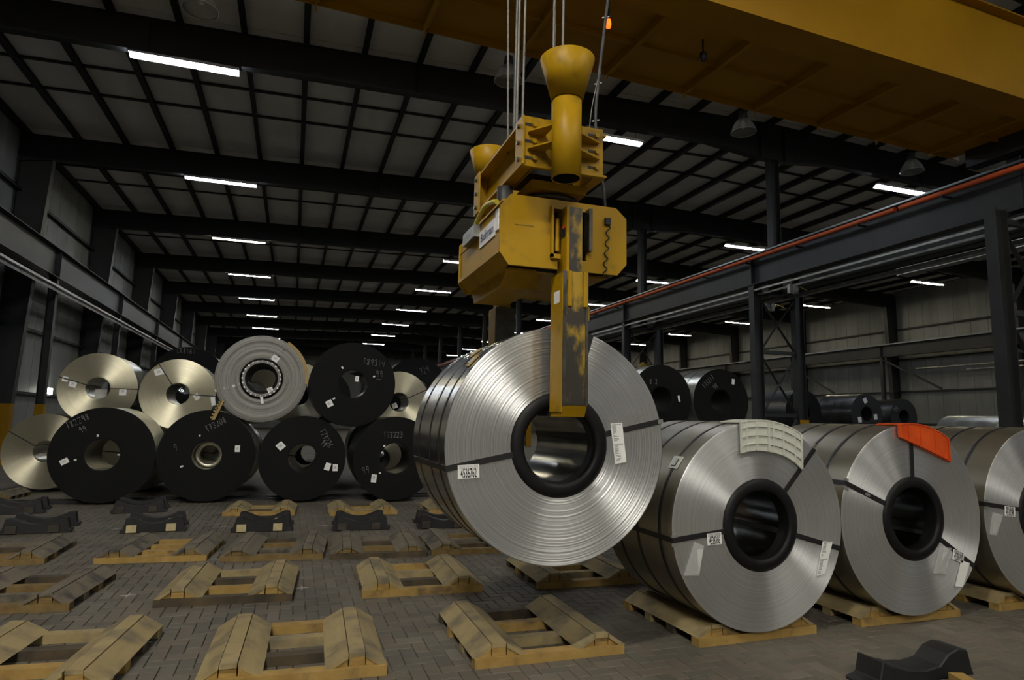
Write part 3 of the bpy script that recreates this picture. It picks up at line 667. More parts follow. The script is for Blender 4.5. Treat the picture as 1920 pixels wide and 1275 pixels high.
# ------------------------------------------------------------------ coils
def straps_around(t, r, W, ys, wd=.035):
    for y in ys: MB().lathe([(r, y), (r + .003, y), (r + .003, y + wd), (r, y + wd)], 96, 'Y', (0, 0, r), closed=True).build('band', M['strap'], t)
def eye_strap(t, r, ri, W, ang, wd=.038, mt='strap', yoff=-.008):
    ca, sa = math.cos(ang), math.sin(ang); b = MB()
    def q(rad, y, s_): return (rad * ca - s_ * sa * wd / 2, y, r + rad * sa + s_ * ca * wd / 2)
    A = [(ri - .002, yoff), (r + .004, yoff), (r + .004, W - yoff), (ri - .002, W - yoff)]
    Bn = [(ri + .002, 0 - .001), (r - .001, -.001), (r - .001, W + .001), (ri + .002, W + .001)]
    vs = [q(a, y, s_) for (a, y) in A for s_ in (-1, 1)] + [q(a, y, s_) for (a, y) in Bn for s_ in (-1, 1)]
    fs = []
    for i in range(4):
        j = (i + 1) % 4
        fs += [(2 * i, 2 * j, 2 * j + 1, 2 * i + 1), (8 + 2 * i, 8 + 2 * i + 1, 8 + 2 * j + 1, 8 + 2 * j), (2 * i, 8 + 2 * i, 8 + 2 * j, 2 * j), (2 * i + 1, 2 * j + 1, 8 + 2 * j + 1, 8 + 2 * i + 1)]
    b.add(vs, fs); return fixn(b.build('strap', M[mt], t))
def coil(label, X, Y, z, r, ri, W, kind='steel', rings=34, jit=.0012, seed=0, group=None, rz=0, nseg=96):
    t = thing('steel_coil', label, 'steel coil', (X, Y, z - r), rz, group)
    rnd = random.Random(seed + 11)
    fm, sm_, bo = dict(steel=('steel_face', 'steel_side', 'bore'), black=('black_face', 'dark_side', 'bore'), blackg=('black_face', 'galv_side', 'galv_bore'), dark=('dark_face', 'dark_side', 'black'), film=('steel_face', 'steel_film_reflect', 'bore'), blackd=('black_face', 'galv_side', 'black'),  # blackd: galvanized sides, shade of the hollow put into a black bore
                       galv=('galv_face', 'galv_side', 'galv_bore'), galvd=('galv_face', 'dark_side', 'galv_bore'), grey=('grey_face', 'galv_side', 'black'))[kind]  # galvd: shade of the gaps between coils put into dark sides
    prof = [(ri, W - .001), (ri, W - .006), (ri, .006), (ri, .001), (ri + .001, 0)]; mis = [2, 2, 2, 2, 0]
    rr = [ri + (r - ri) * i / rings for i in range(1, rings)]
    for a in rr:
        prof.append((a, -abs(rnd.gauss(0, jit)))); mis.append(0)
    for p_, m_ in (((r - .006, 0), 0), ((r - .0012, 0), 1), ((r, .0012), 1), ((r, .006), 1), ((r, W - .006), 1), ((r, W - .001), 1), ((r - .001, W), 0), ((r - .006, W), 0)): prof.append(p_); mis.append(m_)
    for a in [r - (r - ri) * i / 6 for i in range(1, 6)]: prof.append((a, W)); mis.append(0)
    prof.append((ri + .001, W)); mis.append(2)
    b = MB(); b.lathe(prof, nseg, 'Y', (0, 0, 0), mis=mis, closed=True)
    o = b.build('winding', [M[fm], M[sm_], M[bo]], t, loc=(0, 0, r))
    return t
def ring(t, r, r0, r1):
    MB().lathe([(r0, -.002), (r0 + .004, -.014), (r0 + .03, -.020), (r1 - .03, -.018), (r1, -.002), (r1, 0), (r0 + .001, .0), (r0 + .001, .10), (r0 - .004, .10)], 72, 'Y', (0, 0, r), closed=True).build('bore_protector', M['ring'], t, label='black bore edge protector')
def quad(t, pts, mt, name, r, y=-.012, th=.0015, label=None):
    b = MB(); vs = [(x, y, r + z) for x, z in pts] + [(x, y + th, r + z) for x, z in pts]; n = len(pts)
    fs = [tuple(range(n)), tuple(range(2 * n - 1, n - 1, -1))] + [(i, i + n, (i + 1) % n + n, (i + 1) % n) for i in range(n)]
    b.add(vs, fs); return fixn(b.build(name, M[mt], t, label=label))
def barcode(t, r, x, z, ang, wdt, h, body, seed=3, y=-.0125, lh=.05):
    """coil number card: barcode stripes above, digits below"""
    ca, sa = math.cos(ang), math.sin(ang)
    def P(u, v): return (x + u * ca - v * sa, z + u * sa + v * ca)
    o = quad(t, [P(-wdt / 2, -h / 2), P(wdt / 2, -h / 2), P(wdt / 2, h / 2), P(-wdt / 2, h / 2)], 'paper', 'number_card', r, y, label='white number card reading ' + body)
    rnd = random.Random(seed); b = MB(); u = -wdt * .42
    while u < wdt * .42:
        wd = rnd.choice((.0012, .002, .003, .0045)); a = P(u + wd / 2, h * .47); c_ = P(u + wd / 2, h * .20)
        b.bar((a[0], y - .0005, r + a[1]), (c_[0], y - .0005, r + c_[1]), .0006, wd); u += wd + rnd.choice((.0015, .0025, .004))
    fixn(b.build('barcode', M['ink'], o))
    c = P(0, -h * .15)
    text(None, 'number_print', body, h * .95, M['ink'], o, (c[0], y - .001, r + c[1]), (PI / 2, -ang, 0), wdt * .86 / (h * .95 * .575 * len(body)))
def longlabel(t, r, pts, seed=1, y=-.012):
    o = quad(t, pts, 'paper', 'coil_label', r, y); rnd = random.Random(seed)
    A, B_, C_, D = [Vector((p[0], p[1])) for p in pts]   # top left, top right, bottom right, bottom left
    b = MB()
    def P(u, v): return (A * (1 - u) + B_ * u) * (1 - v) + (D * (1 - u) + C_ * u) * v
    for half in (0, .5):
        for i in range(9):
            u = .1 + i * .09; a = P(u, half + .035); c_ = P(u + .05, half + .035); b.bar((a.x, y - .0005, r + a.y), (c_.x, y - .0005, r + c_.y), .0006, .008)
        for i in range(15):
            v = half + .07 + i * .026; l = rnd.choice((.15, .3, .35, .45)) if i > 5 else .32
            if i in (8, 11): continue
            a = P(.12, v); c_ = P(.12 + l, v); b.bar((a.x, y - .0005, r + a.y), (c_.x, y - .0005, r + c_.y), .0006, .0035)
    fixn(b.build('label_print', M['grey_ink'], o))
def small_tag(t, r, x, z, w_, h, ang=0, y=-.006, prn=True):
    ca, sa = math.cos(ang), math.sin(ang)
    def P(u, v): return (x + u * ca - v * sa, z + u * sa + v * ca)
    o = quad(t, [P(-w_ / 2, -h / 2), P(w_ / 2, -h / 2), P(w_ / 2, h / 2), P(-w_ / 2, h / 2)], 'paper', 'paper_tag', r, y)
    if prn:
        b = MB()
        for v in (.2, .05, -.1):
            a = P(-w_ * .25, v * h); c_ = P(w_ * .2, v * h); b.bar((a[0], y - .0006, r + a[1]), (c_[0], y - .0006, r + c_[1]), .0006, h * .06)
        fixn(b.build('tag_print', M['grey_ink'], o))
def seal(t, r, x, z, ang, y=-.012, L=.04, w_=.03):
    ca, sa = math.cos(ang), math.sin(ang)
    MB().bar((x - L / 2 * ca, y, r + z - L / 2 * sa), (x + L / 2 * ca, y, r + z + L / 2 * sa), .006, w_).build('strap_seal', M['clip'], t)

# hanging coil
R1_ = .785
c1 = coil('bright steel coil hanging from the yellow grab, card 4536762', 1.70, 3.99, 1.445, R1_, .262, 1.1, 'steel', 120, .0016, 1, nseg=160)
ring(c1, R1_, .255, .348); straps_around(c1, R1_, 1.1, (.16, .45, .85))
eye_strap(c1, R1_, .258, 1.1, math.atan2(-.157, -.781)); eye_strap(c1, R1_, .258, 1.1, math.atan2(.169, .771)); eye_strap(c1, R1_, .258, 1.1, math.atan2(.754, .226))
barcode(c1, R1_, -.626, -.170, .06, .140, .085, '4536762')
longlabel(c1, R1_, [(.371, .147), (.462, .153), (.494, -.113), (.408, -.127)])
small_tag(c1, R1_, -.17, -.03, .05, .05, -.2, .35)
for a in (2.38, 2.22):
    t_ = MB(); x, z = math.cos(a) * (R1_ + .008), R1_ + math.sin(a) * (R1_ + .008)
    yy = .16 if a > 2.3 else .45
    MB().box(-.05, .05, yy - .02, yy + .055, -.004, .004).build('buckle_pad', M['cardboard'], c1, loc=(x, 0, z), rot=(0, PI / 2 - a, 0))
    MB().box(-.03, .03, yy - .005, yy + .04, .004, .012).build('strap_seal', M['clip'], c1, loc=(x, 0, z), rot=(0, PI / 2 - a, 0))
seal(c1, R1_, .765, .168, .2)

R2_ = .78
c2 = coil('bright steel coil on a timber skid, white plastic pad on its top', 3.42, 4.12, .85, R2_, .262, 1.05, 'film', 60, .0006, 2, nseg=144)
ring(c2, R2_, .255, .345); straps_around(c2, R2_, 1.05, (.15, .48, .80))
eye_strap(c2, R2_, .258, 1.05, math.atan2(.570, .533)); eye_strap(c2, R2_, .258, 1.05, math.atan2(-.083, -.763)); eye_strap(c2, R2_, .258, 1.05, math.atan2(-.206, .75))
barcode(c2, R2_, -.428, -.085, .06, .125, .085, '4538366', 5)
quad(c2, [(-.602, -.10), (-.52, -.13), (-.565, -.338), (-.695, -.331)], 'film', 'clear_pouch', R2_, -.014)
o = quad(c2, [(-.58, -.15), (-.525, -.155), (-.565, -.32), (-.615, -.32)], 'paper', 'pouch_card', R2_, -.0125)
longlabel(c2, R2_, [(.577, -.141), (.673, -.153), (.586, -.388), (.50, -.403)], 4)
for x, z, a in ((-.765, -.055, .1), (-.765, -.115, .1), (.53, .60, .8), (.56, .555, .8)): seal(c2, R2_, x, z, a, -.006, .045, .02)
a = 2.52; x, z = math.cos(a) * (R2_ + .006), R2_ + math.sin(a) * (R2_ + .006)
b = MB(); b.box(-.055, .055, .10, .13, -.003, .003).box(-.055, .055, .19, .22, -.003, .003).box(-.055, -.035, .13, .19, -.003, .003).box(.035, .055, .13, .19, -.003, .003)
b.build('buckle_pad', M['white_plastic'], c2, loc=(x, 0, z), rot=(0, PI / 2 - a, 0)); MB().box(-.03, .03, .14, .18, .003, .011).build('strap_seal', M['clip'], c2, loc=(x, 0, z), rot=(0, PI / 2 - a, 0))

c3 = coil('bright steel coil on a timber skid, red orange plastic pad on its top', 4.99, 4.13, .85, R2_, .262, 1.1, 'film', 60, .0006, 3, nseg=144)
ring(c3, R2_, .255, .345); straps_around(c3, R2_, 1.1, (.22, .50, .80))
eye_strap(c3, R2_, .258, 1.1, PI / 2 - .02); eye_strap(c3, R2_, .258, 1.1, math.atan2(.297, -.712)); eye_strap(c3, R2_, .258, 1.1, math.atan2(-.379, .596))
barcode(c3, R2_, .47, -.325, -.3, .13, .085, '4538390', 8)
quad(c3, [(.26, -.235), (.395, -.255), (.31, -.46), (.165, -.45)], 'film', 'clear_pouch', R2_, -.014)
quad(c3, [(.30, -.28), (.375, -.285), (.30, -.44), (.23, -.44)], 'paper', 'pouch_card', R2_, -.0125)
quad(c3, [(.50, -.36), (.60, -.39), (.50, -.58), (.41, -.57)], 'paper', 'coil_label', R2_, -.0125)
for x, z, a in ((-.72, .33, -.4), (-.72, .26, -.4), (-.50, .205, -.4)): seal(c3, R2_, x, z, a, -.010, .045, .022)

c4 = coil('bright steel coil cut off by the right picture edge', 6.60, 4.13, .85, R2_, .262, 1.1, 'film', 60, .0006, 4, nseg=144)
ring(c4, R2_, .255, .345); straps_around(c4, R2_, 1.1, (.22, .50, .80))
eye_strap(c4, R2_, .258, 1.1, math.atan2(.10, -.77)); eye_strap(c4, R2_, .258, 1.1, math.atan2(-.3, .7))
barcode(c4, R2_, -.47, .03, -.1, .13, .085, '4538298', 12)
quad(c4, [(-.69, .03), (-.56, .0), (-.66, -.17), (-.75, -.16)], 'film', 'clear_pouch', R2_, -.014)
quad(c4, [(-.67, -.01), (-.60, -.015), (-.66, -.15), (-.71, -.15)], 'paper', 'pouch_card', R2_, -.0125)
for z in (.13, .07): seal(c4, R2_, -.755, z, 0, -.006, .045, .02)

# plastic pads lying over the coil tops
def pad(label, cx, cy, cz, r, xa, xb, low, W, mt, grid, rr=0):
    """xa..xb: extent along the rim; low(x): lower edge of the front plate"""
    t = thing('edge_pad', label, 'plastic pad', (cx, cy, cz)); n = 14
    X = [xa + (xb - xa) * i / n for i in range(n + 1)]; zo = lambda x, e=.010: math.sqrt((r + e) ** 2 - x * x)
    b = MB(); b.prism([(x, low(x)) for x in X] + [(x, zo(x)) for x in reversed(X)], -.024, -.012); bevel(fixn(b.build('face_plate', M[mt], t)), .003)
    A = [math.atan2(zo(x), x) for x in X]
    b = MB(); b.prism([(math.cos(a) * (r + .006), math.sin(a) * (r + .006)) for a in A] + [(math.cos(a) * (r + .0145), math.sin(a) * (r + .0145)) for a in reversed(A)], -.030, W)
    fixn(b.build('top_flap', M[mt], t))
    for x, wd in grid[0]:
        x0 = x; MB().bar((x0, -.029, low(x0) + .006), (x0 + .0, -.029, zo(x0)), .014, wd).build('rib', M[mt], t)
    for q in grid[1]:
        b = MB()
        for p, c_ in zip(X[:-1], X[1:]):
            f = lambda x: low(x) * (1 - q) + zo(x) * q
            b.bar((p, -.029, f(p)), (c_, -.029, f(c_)), .014, .008)
        fixn(b.build('rib', M[mt], t))
    return t
pad('white ribbed plastic pad draped over the coil left of the red one', 3.42, 4.12, .85, R2_, -.185, .395, lambda x: math.sqrt((r_in := .555) ** 2 - min(abs(x + .02), .5) ** 2) * 1.0 if x < .1 else math.sqrt(.555 ** 2 - (x + .02) ** 2) + .12 * max(0, x - .1), .22, 'white_plastic',
    ([(-.18, .012), (-.13, .01), (-.04, .01), (.07, .026), (.115, .010), (.21, .01), (.32, .012), (.385, .012)], (.25, .52, .80)))
pad('red orange plastic pad draped over the second floor coil', 4.99, 4.13, .85, R2_, -.145, .43, lambda x: .675 - (x + .145) * .37, .2, 'red_plastic',
    ([(-.13, .012), (-.03, .008), (.10, .008), (.27, .008), (.42, .012)], (.06,)))

# ------------------------------------------------------------------ timber skids
def plank(pts, y0, y1): return MB().prism(pts, y0, y1)
def skid(label, cx, yf, rz=0, old=False, D=1.06, W_=1.1, seed=0, group=None, front=None, slats=None):
    rnd = random.Random(seed); t = thing('timber_skid', label, 'pallet', (cx, yf, 0), rz, group)
    T, Sd = (M['wood_old'], M['wood_old_side']) if old else (M['wood_top'], M['wood_side'])
    h = W_ / 2
    for i, y in enumerate((0, (D - .1) / 3, (D - .1) / 1.5, D - .10)):
        yy = y + rnd.uniform(-.01, .01) * (i > 0)
        MB().box(-h + rnd.uniform(-.01, .01), h + rnd.uniform(-.01, .01), yy, yy + .09, .0, .062).build('runner', M[front] if (i == 0 and front) else M[slats] if slats else Sd if i == 0 else [T, Sd, M['dark_wood']][(i + seed) % 3], t)
    for s_ in (-1, 1):
        def X(u): return s_ * (h - u)
        e0 = .012 + rnd.uniform(0, .02); ln = D + rnd.uniform(-.03, .02)
        A = [(X(0), .062), (X(.125), .138), (X(.125), .112), (X(.05), .062)]
        B_ = [(X(.130), .144), (X(.226), .144 + rnd.uniform(-.004, .003)), (X(.226), .116), (X(.130), .116)]
        C_ = [(X(.232), .138), (X(.37), .062), (X(.32), .062), (X(.232), .112)]
        for pts in (A, B_, C_): fixn(plank(pts, e0 - .01 + rnd.uniform(-.01, .01), ln).build('plank', T, t))
        for y0 in (e0, D - .12):
            fixn(plank([(X(.052), .063), (X(.122), .110), (X(.122), .063)], y0, y0 + .09).build('wedge', Sd, t))
            fixn(plank([(X(.234), .110), (X(.315), .063), (X(.234), .063)], y0, y0 + .09).build('wedge', Sd, t))
            MB().box(*sorted((X(.128), X(.226))), y0, y0 + .09, .063, .088).build('block', Sd, t)
            MB().box(*sorted((X(.130), X(.224))), y0, y0 + .09, .089, .115).build('block', Sd, t)
    return t
skid('timber skid at the bottom edge, left of centre, stained saddle tops', .10, 4.27, -.03, False, seed=1)
skid('timber skid nearest below the hanging coil, dark stain on its right saddle', 1.75, 4.19, .0, False, seed=2)
skid('timber skid with dark front runner, beside a chalk cross, left of centre', -.455, 6.15, -.06, False, seed=3, front='dark_wood')
skid('timber skid left of the hanging coil\'s lowest point', 1.24, 6.02, -.03, False, seed=4)
skid('timber skid partly hidden behind the hanging coil\'s bottom', 2.87, 5.92, -.02, False, seed=5)
skid('grey timber skid at the left edge, third row back', -2.93, 8.18, .0, True, seed=6)
skid('timber skid with bright orange slats, third row back', -1.35, 8.02, -.09, True, seed=7, slats='wood_side')
skid('flattest grey timber skid, third row back beside the orange slatted one', -.12, 7.82, -.09, True, seed=8)
skid('grey timber skid third row back, directly left of the coil shadow', 1.05, 7.68, -.06, True, seed=9, front='dark_wood')
skid('grey timber skid third row back, right end cut by the hanging coil', 2.2, 7.65, -.04, True, seed=10)
skid('dark timber skid at the left edge, second row', -2.17, 6.31, -.1, True, seed=11)
skid('timber skid cut by the bottom left corner', -1.46, 4.46, -.1, False, seed=12)
skid('small light skid in the far row, left of the pair', -.415, 11.29, -.05, False, D=.85, seed=13)
skid('small light skid in the far row, right of the pair', 1.215, 11.06, .0, False, D=.9, seed=14)
skid('small light skid peeping out left of the hanging coil', 2.85, 10.95, .0, False, D=.9, seed=15)
skid('timber skid under the coil with the white pad', 3.42, 4.16, .03, False, D=1.06, seed=16)
skid('timber skid under the coil with the red pad', 4.99, 4.20, .0, False, D=1.06, seed=17)
skid('timber skid under the coil at the right picture edge', 6.60, 4.22, .0, False, D=1.06, seed=18)
skid('dark skid at the far left before the stacked coils', -5.25, 14.0, -.05, True, D=.9, seed=19)

# ------------------------------------------------------------------ black rubber cradles
def cradle(label, x, y, rz=0, ends='dark', plates=(0, .52), seed=0):
    t = thing('coil_cradle', label, 'cradle', (x, y, 0), rz)
    h = .39
    for i, yy in enumerate(plates):
        pts = [(-h, 0), (h, 0), (h + .02, .05), (h - .02, .05), (h - .05, .195), (h - .12, .20)]
        n = 10
        for k in range(1, n):
            u = (h - .12) * (1 - 2 * k / n); pts.append((u, .115 + .085 * (abs(u) / (h - .12)) ** 1.7))
        pts += [(-h + .12, .20), (-h + .05, .195), (-h + .02, .05), (-h - .02, .05)]
        bevel(fixn(MB().prism(pts, yy, yy + .13).build('saddle_plate', M['rubber'], t)), .006)
    for x0 in (-.27, .20):
        MB().box(x0 - .06, x0 + .06, -.03, plates[-1] + .16, .012, .108).build('beam', M['pale_wood'] if ends == 'light' else M['dark_beam'], t, label='pale timber beam' if ends == 'light' else None)
    return t
cradle('black rubber cradle at the left edge in front of the stack', -3.1, 10.2, .1)
cradle('black rubber cradle with two pale beam ends, left of centre', -1.68, 10.0, .1, 'light')
cradle('black rubber cradle with two pale beam ends, before the small light skid', -.30, 9.75, -.02, 'light')
cradle('black rubber cradle with dark beam ends, before the right small skid', 1.03, 9.58, -.04)
cradle('black rubber cradle cut by the hanging coil', 2.22, 9.5, -.08)
cradle('rearmost black rubber cradle at the far left edge', -4.0, 12.1, .15)
cradle('black rubber cradle in the rear, right of the far left one', -2.25, 11.95, .1)
c = thing('coil_cradle', 'big black rubber cradle in the lower right corner, a pale beam beside it', 'cradle', (3.93, 3.22, 0), .0)
h = .42
pts = [(-h - .05, 0), (h, 0), (h - .02, .05), (h - .05, .16), (h - .13, .175), (h - .22, .15), (.12, .085), (0, .07), (-.15, .085), (-.28, .12), (-h + .06, .155), (-h + .03, .04), (-h - .05, .02)]
bevel(fixn(MB().prism(pts, 0, .2).build('saddle_plate', M['rubber'], c)), .008)
MB().box(.12, .21, -.45, -.02, .01, .07).build('beam', M['wood_side'], c, rot=(0, 0, -.35), label='pale timber beam')

# ------------------------------------------------------------------ stacked coils on the left
sk = MB().box(-6.4, 3.6, 13.35, 13.47, 0, .034).box(-6.4, 3.6, 13.75, 13.87, 0, .034).build('dunnage_rail', M['dark_steel'])
tag(sk, 'long dark rails under the front row of stacked coils', 'rail')
def put_coil(nm, *a, **k): return coil(nm, *a, **k)
B2 = coil('black coil, lower row, chalked T82298', -3.1, 13.05, .862, .825, .27, 1.1, 'blackg', 20, .001, 21)
chalk(B2, 'T82298', -.56, .44 + .825, .11, .50, seed=2); chalk(B2, '99', -.36, .37 + .825, .10, .45, seed=3)
small_tag(B2, .825, -.56, -.115, .13, .09, .5); small_tag(B2, .825, -.40, -.09, .04, .03); small_tag(B2, .825, -.10, .33, .03, .04, prn=False); small_tag(B2, .825, .25, .0, .04, .02, prn=False)
B3 = coil('black coil, lower row, chalked T73208', -1.43, 13.0, .857, .822, .25, 1.1, 'blackg', 20, .001, 22)
chalk(B3, 'T73208', -.02, .42 + .825, .11, .55, seed=4); chalk(B3, '9', -.54, .07 + .825, .12, .2, seed=5)
small_tag(B3, .825, .505, .12, .085, .12, 0); small_tag(B3, .825, -.145, .35, .03, .03, prn=False); small_tag(B3, .825, -.40, -.20, .05, .03, .3, prn=False)
MB().lathe([(.24, .3), (.17, .32), (.17, .9), (.24, .9)], 48, 'Y', (0, 0, .825), closed=True).build('inner_sleeve', M['galv_bore'], B3)
B4 = coil('black coil, lower row, chalked T73226', .23, 12.8, .822, .785, .26, 1.1, 'black', 20, .001, 23)
chalk(B4, 'T73226', .27, .50 + .785, .11, -1.05, seed=6); chalk(B4, '99', .30, .28 + .785, .10, -.9, seed=7)
small_tag(B4, .785, -.40, .22, .13, .13, .75); small_tag(B4, .785, .46, -.16, .10, .14, -.3, prn=False); small_tag(B4, .785, .60, -.18, .09, .13, 0)
B5 = coil('black coil, lower row, chalked T73223, beside the hanging coil', 1.93, 12.6, .832, .795, .29, 1.1, 'black', 20, .001, 24)
chalk(B5, 'T73223', -.24, .38 + .795, .11, .05, seed=8); chalk(B5, '99', -.60, -.30 + .795, .13, .2, seed=9)
small_tag(B5, .795, -.39, -.38, .10, .15, -.1); small_tag(B5, .795, -.22, .23, .04, .04, prn=False); small_tag(B5, .795, -.28, -.28, .04, .03, prn=False)
T3 = coil('loosely wound grey coil on top, tan edge board on its rim', -.59, 13.0, 2.29, .82, .25, 1.1, 'grey', 19, .014, 25, nseg=80)
b = MB()
for i in range(24):
    a = 2 * PI * i / 24; MB().bar((math.cos(a) * .310, -.030, .82 + math.sin(a) * .310), (math.cos(a) * .350, -.030, .82 + math.sin(a) * .350), .006, .030).build('ring_slot', M['paper'], T3)
MB().lathe([(.245, -.026), (.385, -.026), (.385, 0), (.245, 0)], 64, 'Y', (0, 0, .82), closed=True).build('bore_protector', M['ring'], T3, label='black slotted bore ring')
eye_strap(T3, .83, .25, 1.1, math.atan2(-.257, -.752), mt='clip'); eye_strap(T3, .83, .25, 1.1, math.atan2(.72, .47))
b = MB(); n = 14; A = [1.02 - 1.12 * i / n for i in range(n + 1)]
b.prism([(math.cos(a) * .845, .83 + math.sin(a) * .845) for a in A] + [(math.cos(a) * .785, .83 + math.sin(a) * .785) for a in reversed(A)], -.022, -.012)
fixn(b.build('edge_board', M['cardboard'], T3, label='tan edge board'))
small_tag(T3, .83, .22, .38, .13, .11, -.6, -.03); small_tag(T3, .83, .17, -.23, .10, .12, .4, -.03); small_tag(T3, .83, .03, -.40, .05, .16, .2, -.03, prn=False)
T4 = coil('black coil on top, chalked T89314 with 99 underlined', 1.10, 13.0, 2.245, .83, .27, 1.1, 'black', 20, .001, 26)
chalk(T4, 'T89314', .17, .40 + .83, .13, -.08, seed=10); chalk(T4, '99', .44, .16 + .83, .13, 0, seed=11); chalk(T4, '_', .45, .12 + .83, .13, -.05, seed=12)
small_tag(T4, .83, .07, .11, .07, .11, -.1); small_tag(T4, .83, -.43, -.39, .12, .13, .5); small_tag(T4, .83, -.35, -.29, .05, .03, .5, prn=False); small_tag(T4, .83, -.22, .32, .05, .03, -.9, prn=False); small_tag(T4, .83, .40, .17, .04, .03, .6, prn=False)
T1 = coil('brass-toned galvanized coil, upper row far left', -3.76, 15.0, 2.08, .715, .22, 1.1, 'galv', 20, .001, 27)
eye_strap(T1, .715, .22, 1.1, math.atan2(.208, -.70), .02); eye_strap(T1, .715, .22, 1.1, 0, .02)
small_tag(T1, .715, -.58, .165, .10, .10, -.2); small_tag(T1, .715, -.44, .07, .13, .12, -.3); small_tag(T1, .715, .45, -.06, .13, .14)
MB().box(-.12, .10, .3, .34, -.1, .1).build('bore_card', M['aluminium'], T1, loc=(0, 0, .6))
T2 = coil('pale galvanized coil, upper row second from left', -2.22, 14.5, 2.0, .704, .215, 1.1, 'galv', 20, .001, 28)
eye_strap(T2, .704, .21, 1.1, math.atan2(.50, -.33), .022); eye_strap(T2, .704, .21, 1.1, math.atan2(-.03, .7), .022)
small_tag(T2, .704, -.375, .43, .16, .13, .3); small_tag(T2, .704, .35, -.05, .10, .12, .6); small_tag(T2, .704, .66, -.12, .08, .2, .2, prn=False)
eb = thing('edge_board', 'tan notched edge board standing between the pale and grey coils', 'edge board', (-1.30, 12.93, 1.50), 0)
b = MB(); b.prism([(-.10, 0), (-.04, 0), (.10, .36), (.04, .36)], 0, .02)
for i in range(6): b.box(-.12 + .024 * i, -.07 + .024 * i, .0, .02, .03 + .057 * i, .06 + .057 * i)
fixn(b.build('board', M['cardboard'], eb))
T5 = coil('pale galvanized coil behind the black ones, near the hanging coil', 2.33, 15.0, 1.97, .71, .22, 1.1, 'galv', 20, .001, 29)
eye_strap(T5, .71, .22, 1.1, math.atan2(.36, .75), .02); small_tag(T5, .71, -.05, -.08, .12, .12, .4, .3)
T6 = coil('black coil behind the upper left pale coil, chalked CR8167', -2.45, 17.2, 2.36, .86, .28, 1.1, 'black', 10, .001, 30)
chalk(T6, 'CR8167', -.28, .70 + .86, .12, -.02, seed=13)
T7 = coil('black coil peeping out behind the hanging coil, chalked 329', 3.1, 17.0, 2.35, .86, .28, 1.1, 'black', 10, .001, 31)
chalk(T7, '329', .1, .42 + .86, .16, .35, seed=14)
T8 = coil('dark coil behind between the grey and black top coils, chalked 9', .1, 15.6, 2.1, .72, .25, 1.1, 'galv', 20, .001, 32)
B1 = coil('brass-toned galvanized coil, lower row far left', -4.64, 15.3, .80, .745, .21, 1.1, 'galv', 20, .001, 33)
eye_strap(B1, .745, .21, 1.1, math.atan2(.38, -.62), .02)
# second and third rows, seen through the bores and between the rims
for i, (x, y, z, r, kd, lb) in enumerate([(-2.95, 15.2, .75, .73, 'galvd', 'galvanized coil seen through the bore of the black coil T82298'), (-1.3, 15.2, .75, .73, 'galvd', 'galvanized coil behind the bore of the black coil T73208'),
        (.35, 15.0, .71, .69, 'galvd', 'galvanized coil seen through the bore of the black coil T73226'), (1.95, 15.1, .667, .645, 'galvd', 'galvanized coil seen through the bore of the black coil T73223'),
        (-1.65, 17.2, .85, .83, 'black', 'dark coil hidden low in the third row, left'), (-3.35, 17.2, .85, .83, 'black', 'dark coil hidden low in the third row, far left'),
        (3.9, 17.0, .84, .82, 'black', 'dark coil hidden low in the third row, right'), (2.2, 17.0, .84, .82, 'black', 'dark coil hidden low in the third row, centre right'),
        (-.78, 14.5, 2.03, .61, 'galvd', 'galvanized coil seen through the bore of the grey wound coil'), (.70, 17.1, 2.1, .70, 'black', 'dark coil high in the third row, centre'), (.5, 17.1, .70, .68, 'black', 'dark coil hidden low in the third row, centre')]):
    q = coil(lb, x, y, z, r, .24, 1.0, kd, 8, .001, 40 + i, nseg=64)
    if kd == 'galvd': eye_strap(q, r, .24, 1.0, PI * .97, .02)

# ------------------------------------------------------------------ coils stacked on the right, behind
def rc(lb, x, y, z, r, kd, seed, W=1.3, ri=.27): return coil(lb, x, y, z, r, ri, W, kd, 12, .001, seed, nseg=72)
Ra = rc('black faced coil just right of the hanging coil', 7.78, 12.5, 2.14, .77, 'blackd', 60)
chalk(Ra, '8 3', -.3, .32 + .77, .12, .0, seed=30); small_tag(Ra, .77, .45, .02, .05, .14, .2, prn=False); straps_around(Ra, .77, 1.3, (.4, .8), .03)
Rb = rc('black faced coil above the white pad, chalked 99', 9.36, 12.5, 2.13, .755, 'blackd', 61, 1.3)
chalk(Rb, 'T73217', -.44, .28 + .755, .11, .75, seed=31); chalk(Rb, '99', -.17, .26 + .755, .11, .6, seed=32); small_tag(Rb, .755, .34, .47, .08, .13, -.1, prn=False); straps_around(Rb, .755, 1.3, (.4, .8), .03)
Rc = rc('dark coil behind the braced twin column', 15.95, 17.0, 2.06, .735, 'black', 62)
Rd = rc('dark coil with three white tags beyond the orange red pad', 20.3, 18.5, 2.1, .755, 'dark', 63, 1.7)
for x, z in ((-.05, .5), (-.35, -.22), (.42, -.1)): small_tag(Rd, .755, x, z, .17, .20, .5 if z > 0 else .1, prn=False)
straps_around(Rd, .755, 1.7, (.9,), .03)
Re = rc('rightmost small dark coil by the right wall', 23.35, 19.5, 2.06, .71, 'dark', 64, 1.4)
chalk(Re, '94', -.4, .15 + .71, .22, .9, seed=33, wd=.03)
under = [(7.0, 12.5, .78), (8.57, 12.5, .78), (10.14, 12.5, .78), (15.15, 17.0, .77), (16.75, 17.0, .77), (19.5, 18.5, .77), (21.1, 18.5, .77), (22.6, 19.5, .75), (24.15, 19.5, .75)]
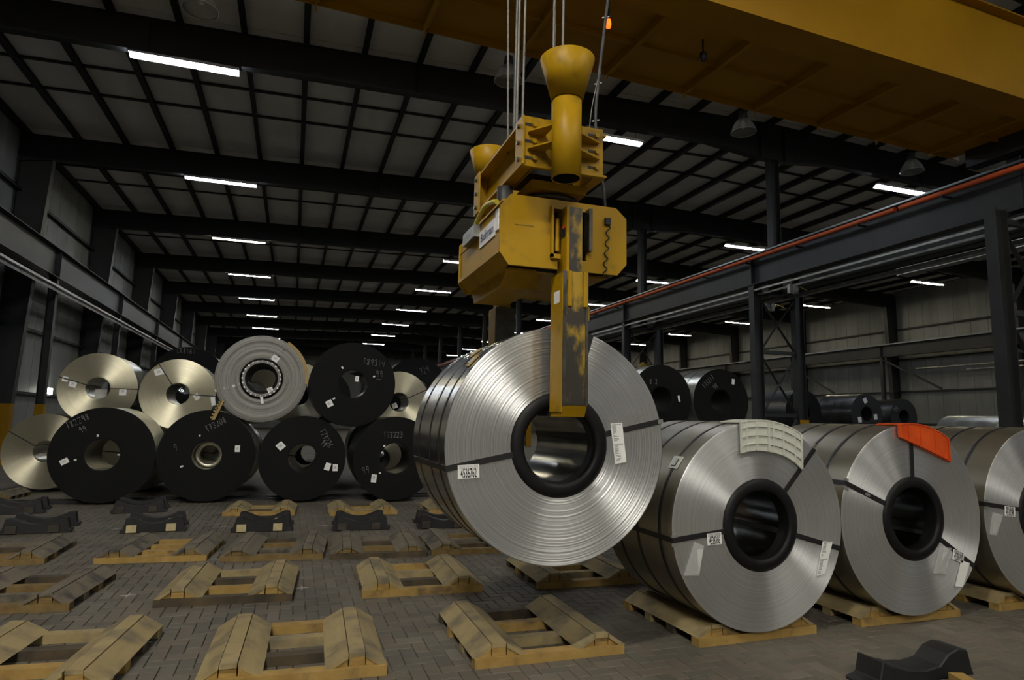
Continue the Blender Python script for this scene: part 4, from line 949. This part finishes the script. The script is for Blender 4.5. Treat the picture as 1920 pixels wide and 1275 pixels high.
TOPS = [(7.78, 12.5, 2.14, .77), (9.36, 12.5, 2.13, .755), (15.95, 17, 2.06, .735), (20.3, 18.5, 2.1, .755), (23.35, 19.5, 2.06, .71)]
under = [(x, y, min([r] + [((x - a) ** 2 + (zz - .02) ** 2 - q * q) / (2 * (zz - .02) + 2 * q) - .008 for a, yy, zz, q in TOPS if yy == y and abs(x - a) < 1.2])) for x, y, r in under]
for i, (x, y, r) in enumerate(under):
    rc(['bottom coil below the black faced pair, left', 'bottom coil below the black faced pair, middle', 'bottom coil below the black faced pair, right', 'bottom coil left, behind the twin column', 'bottom coil right, behind the twin column',
        'bottom coil left, under the three tagged coil', 'bottom coil right, under the three tagged coil', 'bottom coil left, under the small dark coil', 'bottom coil right, under the small dark coil'][i], x, y, r + .02, r, 'dark', 70 + i, 1.2)
gs = [(16.6, 11.0, .61, 'low bright galvanized coil beyond the red pad'), (17.9, 11.2, .59, 'second low bright galvanized coil at the far right'), (19.4, 11.5, .6, 'third low galvanized coil at the far right')]
for i, (x, y, r, lb) in enumerate(gs):
    rc(lb, x, y, 1.95 - r, r, 'galv', 80 + i, 1.5, .2)
    bx = MB().box(x - .5, x + .5, y + .1, y + 1.4, 0, 1.95 - 2 * r - .0).build('storage_block', M['wood_old'])
    tag(bx, ['timber block under the low bright galvanized coil', 'timber block under the second low galvanized coil', 'timber block under the third low galvanized coil'][i], 'block')
# yellow lifting beam parked far behind on the right
yb = thing('lifting_beam', 'small yellow lifting beam in the background right of the hanging coil', 'lifting gear', (15.5, 26.5, 0))
MB().prism([(-.5, 3.6), (.45, 3.6), (.35, 4.15), (.0, 4.45), (-.35, 4.1)], -.1, .1).build('beam', M['yellow'], yb)
MB().box(-.06, .06, -.06, .06, 0, 3.6).build('stand', M['dark_steel'], yb)
# wall lamp on the left wall
wlp = thing('wall_lamp', 'small bright lamp on the left wall above the coils', 'lamp', (-8.44, 27.2, 2.3))
MB().box(0, .08, -.18, .18, -.12, .14).build('housing', M['white_paint'], wlp); MB().box(.08, .17, -.16, .16, -.10, .12).build('lens', M['wall_lamp'], wlp)
